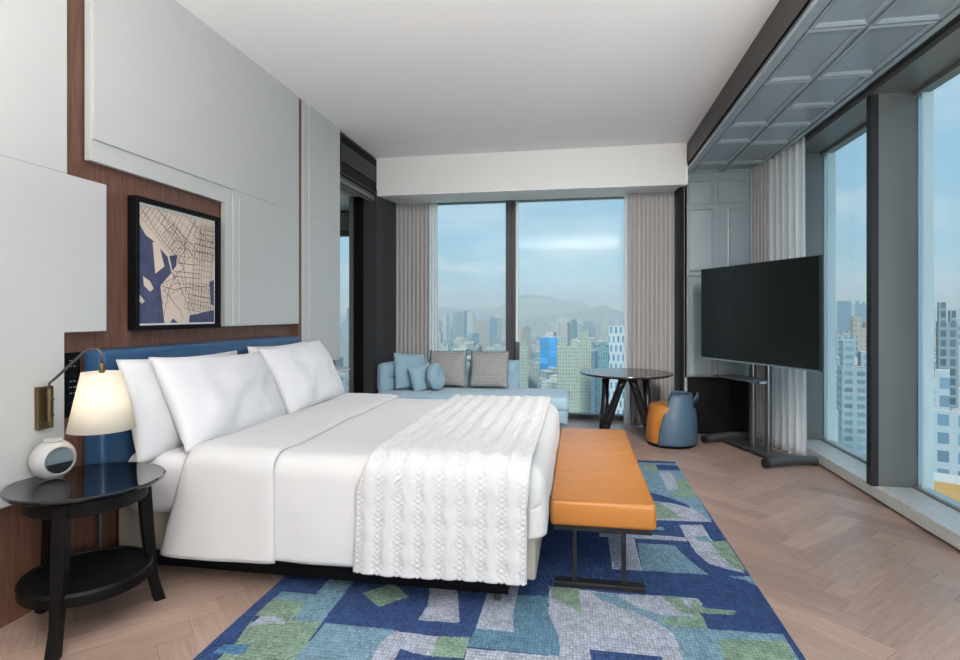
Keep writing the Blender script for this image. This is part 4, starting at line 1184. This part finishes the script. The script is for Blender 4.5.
# hills on the horizon
def ridge(name, D, base, peaks, a0, a1, n, label, seed, depth=1500):
    bm = newbm()
    def hgt(a):
        h = base
        for pa, ph, pw in peaks: h += ph*math.exp(-((a-pa)/pw)**2)
        h += 28*noise.noise(Vector((a*.9, seed, 0)))+12*noise.noise(Vector((a*3.1, seed, 0)))
        return max(h, -140)
    def fn(u, v):
        a = a0+u*(a1-a0); th = R(a); r = D+v*depth
        return (r*math.sin(th), r*math.cos(th), GZ+(hgt(a)-GZ)*math.sin(PI*min(1, v*1.02+.0)))
    grid(bm, fn, n, 12)
    o = obj(name, bm, mat(name+' green', (.10,.15,.12), .95), origin=(0, D, GZ), smooth=True)
    return tag(o, label, 'hills', None)
ridge('mountain_ridge', 5200, 10, [(-5,170,3.2),(-.5,105,3.5),(-14,60,4),(20,120,8)], -45, 48, 200, 'hazy blue mountain ridge on the horizon beyond the city', 1.3)
ridge('mountain_ridge', 3900, -60, [(2.5,120,2.6),(-9,60,2.0),(-2,50,3)], -45, 48, 200, 'lower hazy hills in front of the mountain ridge', 4.1, 900)

# haze: one homogeneous layer of air over the city
bm = newbm(); box(bm, -7000, 7000, 60, 9000, GZ-5, 140)
hz = bpy.data.materials.new('city haze'); hz.use_nodes = True
nt = hz.node_tree; nt.nodes.remove(nt.nodes['Principled BSDF'])
vs_ = N(nt, 'ShaderNodeVolumeScatter'); vs_.inputs['Color'].default_value = (.68,.88,1.,1); vs_.inputs['Density'].default_value = HAZE; vs_.inputs['Anisotropy'].default_value = .0
nt.links.new(vs_.outputs[0], nt.nodes['Material Output'].inputs['Volume'])
hz.cycles.homogeneous_volume = True if hasattr(hz, 'cycles') else None
o = obj('haze', bm, hz, origin=(0,4000,GZ)); tag(o, 'blue haze lying over the city outside the windows', 'haze', None, 'stuff')

# ------------------------------------------------------------ sky
w = bpy.data.worlds.new('World'); scene.world = w; w.use_nodes = True
nt = w.node_tree; bg = nt.nodes['Background']
tc = N(nt, 'ShaderNodeTexCoord')
sp = N(nt, 'ShaderNodeSeparateXYZ'); nt.links.new(tc.outputs['Generated'], sp.inputs[0])
cr = N(nt, 'ShaderNodeValToRGB'); nt.links.new(sp.outputs[2], cr.inputs[0])
e = cr.color_ramp.elements
e[0].position = 0.; e[0].color = (.37,.60,.76,1)
e[1].position = 1.; e[1].color = (.26,.44,.66,1)
for p_, c_ in ((.06,(.42,.66,.80)),(.16,(.35,.60,.79)),(.35,(.36,.59,.80))):
    el = e.new(p_); el.color = (*c_, 1)
mp = N(nt, 'ShaderNodeMapping'); mp.inputs['Scale'].default_value = (1,1,3.6); nt.links.new(tc.outputs['Generated'], mp.inputs['Vector'])
n1 = N(nt, 'ShaderNodeTexNoise', Scale=3.4, Detail=9., Roughness=.6); nt.links.new(mp.outputs[0], n1.inputs['Vector'])
c2 = N(nt, 'ShaderNodeValToRGB'); c2.color_ramp.elements[0].position = .50; c2.color_ramp.elements[1].position = .75
c2.color_ramp.elements[0].color = (0,0,0,1); c2.color_ramp.elements[1].color = (.75,.75,.75,1)
nt.links.new(n1.outputs['Fac'], c2.inputs[0])
mx = N(nt, 'ShaderNodeMix', data_type='RGBA'); mx.inputs[7].default_value = (.76,.84,.90,1)
nt.links.new(c2.outputs[0], mx.inputs[0]); nt.links.new(cr.outputs[0], mx.inputs[6])
# a low band of small cumulus
mp2 = N(nt, 'ShaderNodeMapping'); mp2.inputs['Scale'].default_value = (1,1,2.2); mp2.inputs['Location'].default_value = (.37,.1,.2); nt.links.new(tc.outputs['Generated'], mp2.inputs['Vector'])
n3 = N(nt, 'ShaderNodeTexNoise', Scale=7., Detail=8., Roughness=.55); nt.links.new(mp2.outputs[0], n3.inputs['Vector'])
band = N(nt, 'ShaderNodeValToRGB'); nt.links.new(sp.outputs[2], band.inputs[0]); be = band.color_ramp.elements
be[0].position = .045; be[0].color = (0,0,0,1); be[1].position = .13; be[1].color = (0,0,0,1)
q = be.new(.075); q.color = (1,1,1,1)
c3 = N(nt, 'ShaderNodeValToRGB'); c3.color_ramp.elements[0].position = .54; c3.color_ramp.elements[1].position = .64; nt.links.new(n3.outputs['Fac'], c3.inputs[0])
mu = N(nt, 'ShaderNodeMath', operation='MULTIPLY'); nt.links.new(c3.outputs[0], mu.inputs[0]); nt.links.new(band.outputs[0], mu.inputs[1])
mx2 = N(nt, 'ShaderNodeMix', data_type='RGBA'); mx2.inputs[7].default_value = (.78,.85,.90,1)
nt.links.new(mu.outputs[0], mx2.inputs[0]); nt.links.new(mx.outputs[2], mx2.inputs[6])
nt.links.new(mx2.outputs[2], bg.inputs['Color']); bg.inputs['Strength'].default_value = SKY

# cumulus puffs over the back window
# ------------------------------------------------------------ lights
sd = bpy.data.lights.new('sun', 'SUN'); sd.energy = SUN; sd.angle = R(12); sd.color = (1,.96,.88)
so = bpy.data.objects.new('sun', sd); COL.objects.link(so); so.rotation_euler = (R(48), 0, R(-35))
# added area lights without fixtures, out of view, to brighten the room
def arealight(x, y, z, sx, sy, e_, col, rx=0, ry=0, rz=0):
    l = bpy.data.lights.new('fill_light', 'AREA'); l.shape = 'RECTANGLE'; l.size = sx; l.size_y = sy; l.energy = e_; l.color = col
    o = bpy.data.objects.new('fill_light', l); COL.objects.link(o); o.location = (x, y, z); o.rotation_euler = (R(rx), R(ry), R(rz)); return o
for x, y, z, tx, ty, tz, sx_, sy_, e_, col in FILL_LIGHTS:
    o = arealight(x, y, z, sx_, sy_, e_, col)
    if sx_ < .2: o.data.spread = R(85)
    o.rotation_euler = (Vector((tx, ty, tz))-Vector((x, y, z))).to_track_quat('-Z', 'Y').to_euler()

# ------------------------------------------------------------ camera
cd = bpy.data.cameras.new('camera'); co = bpy.data.objects.new('camera', cd); COL.objects.link(co)
co.location = (0, 0, 1.4); co.rotation_euler = (R(90), 0, math.atan(97/560))
cd.sensor_width = 36; cd.lens = 560/960*36; cd.shift_y = -16/960; cd.clip_end = 30000; cd.clip_start = .05
scene.camera = co
scene.view_settings.view_transform = 'Standard'; scene.view_settings.look = 'None'
scene.view_settings.exposure = EXPO; scene.view_settings.gamma = 1; scene.view_settings.use_curve_mapping = False
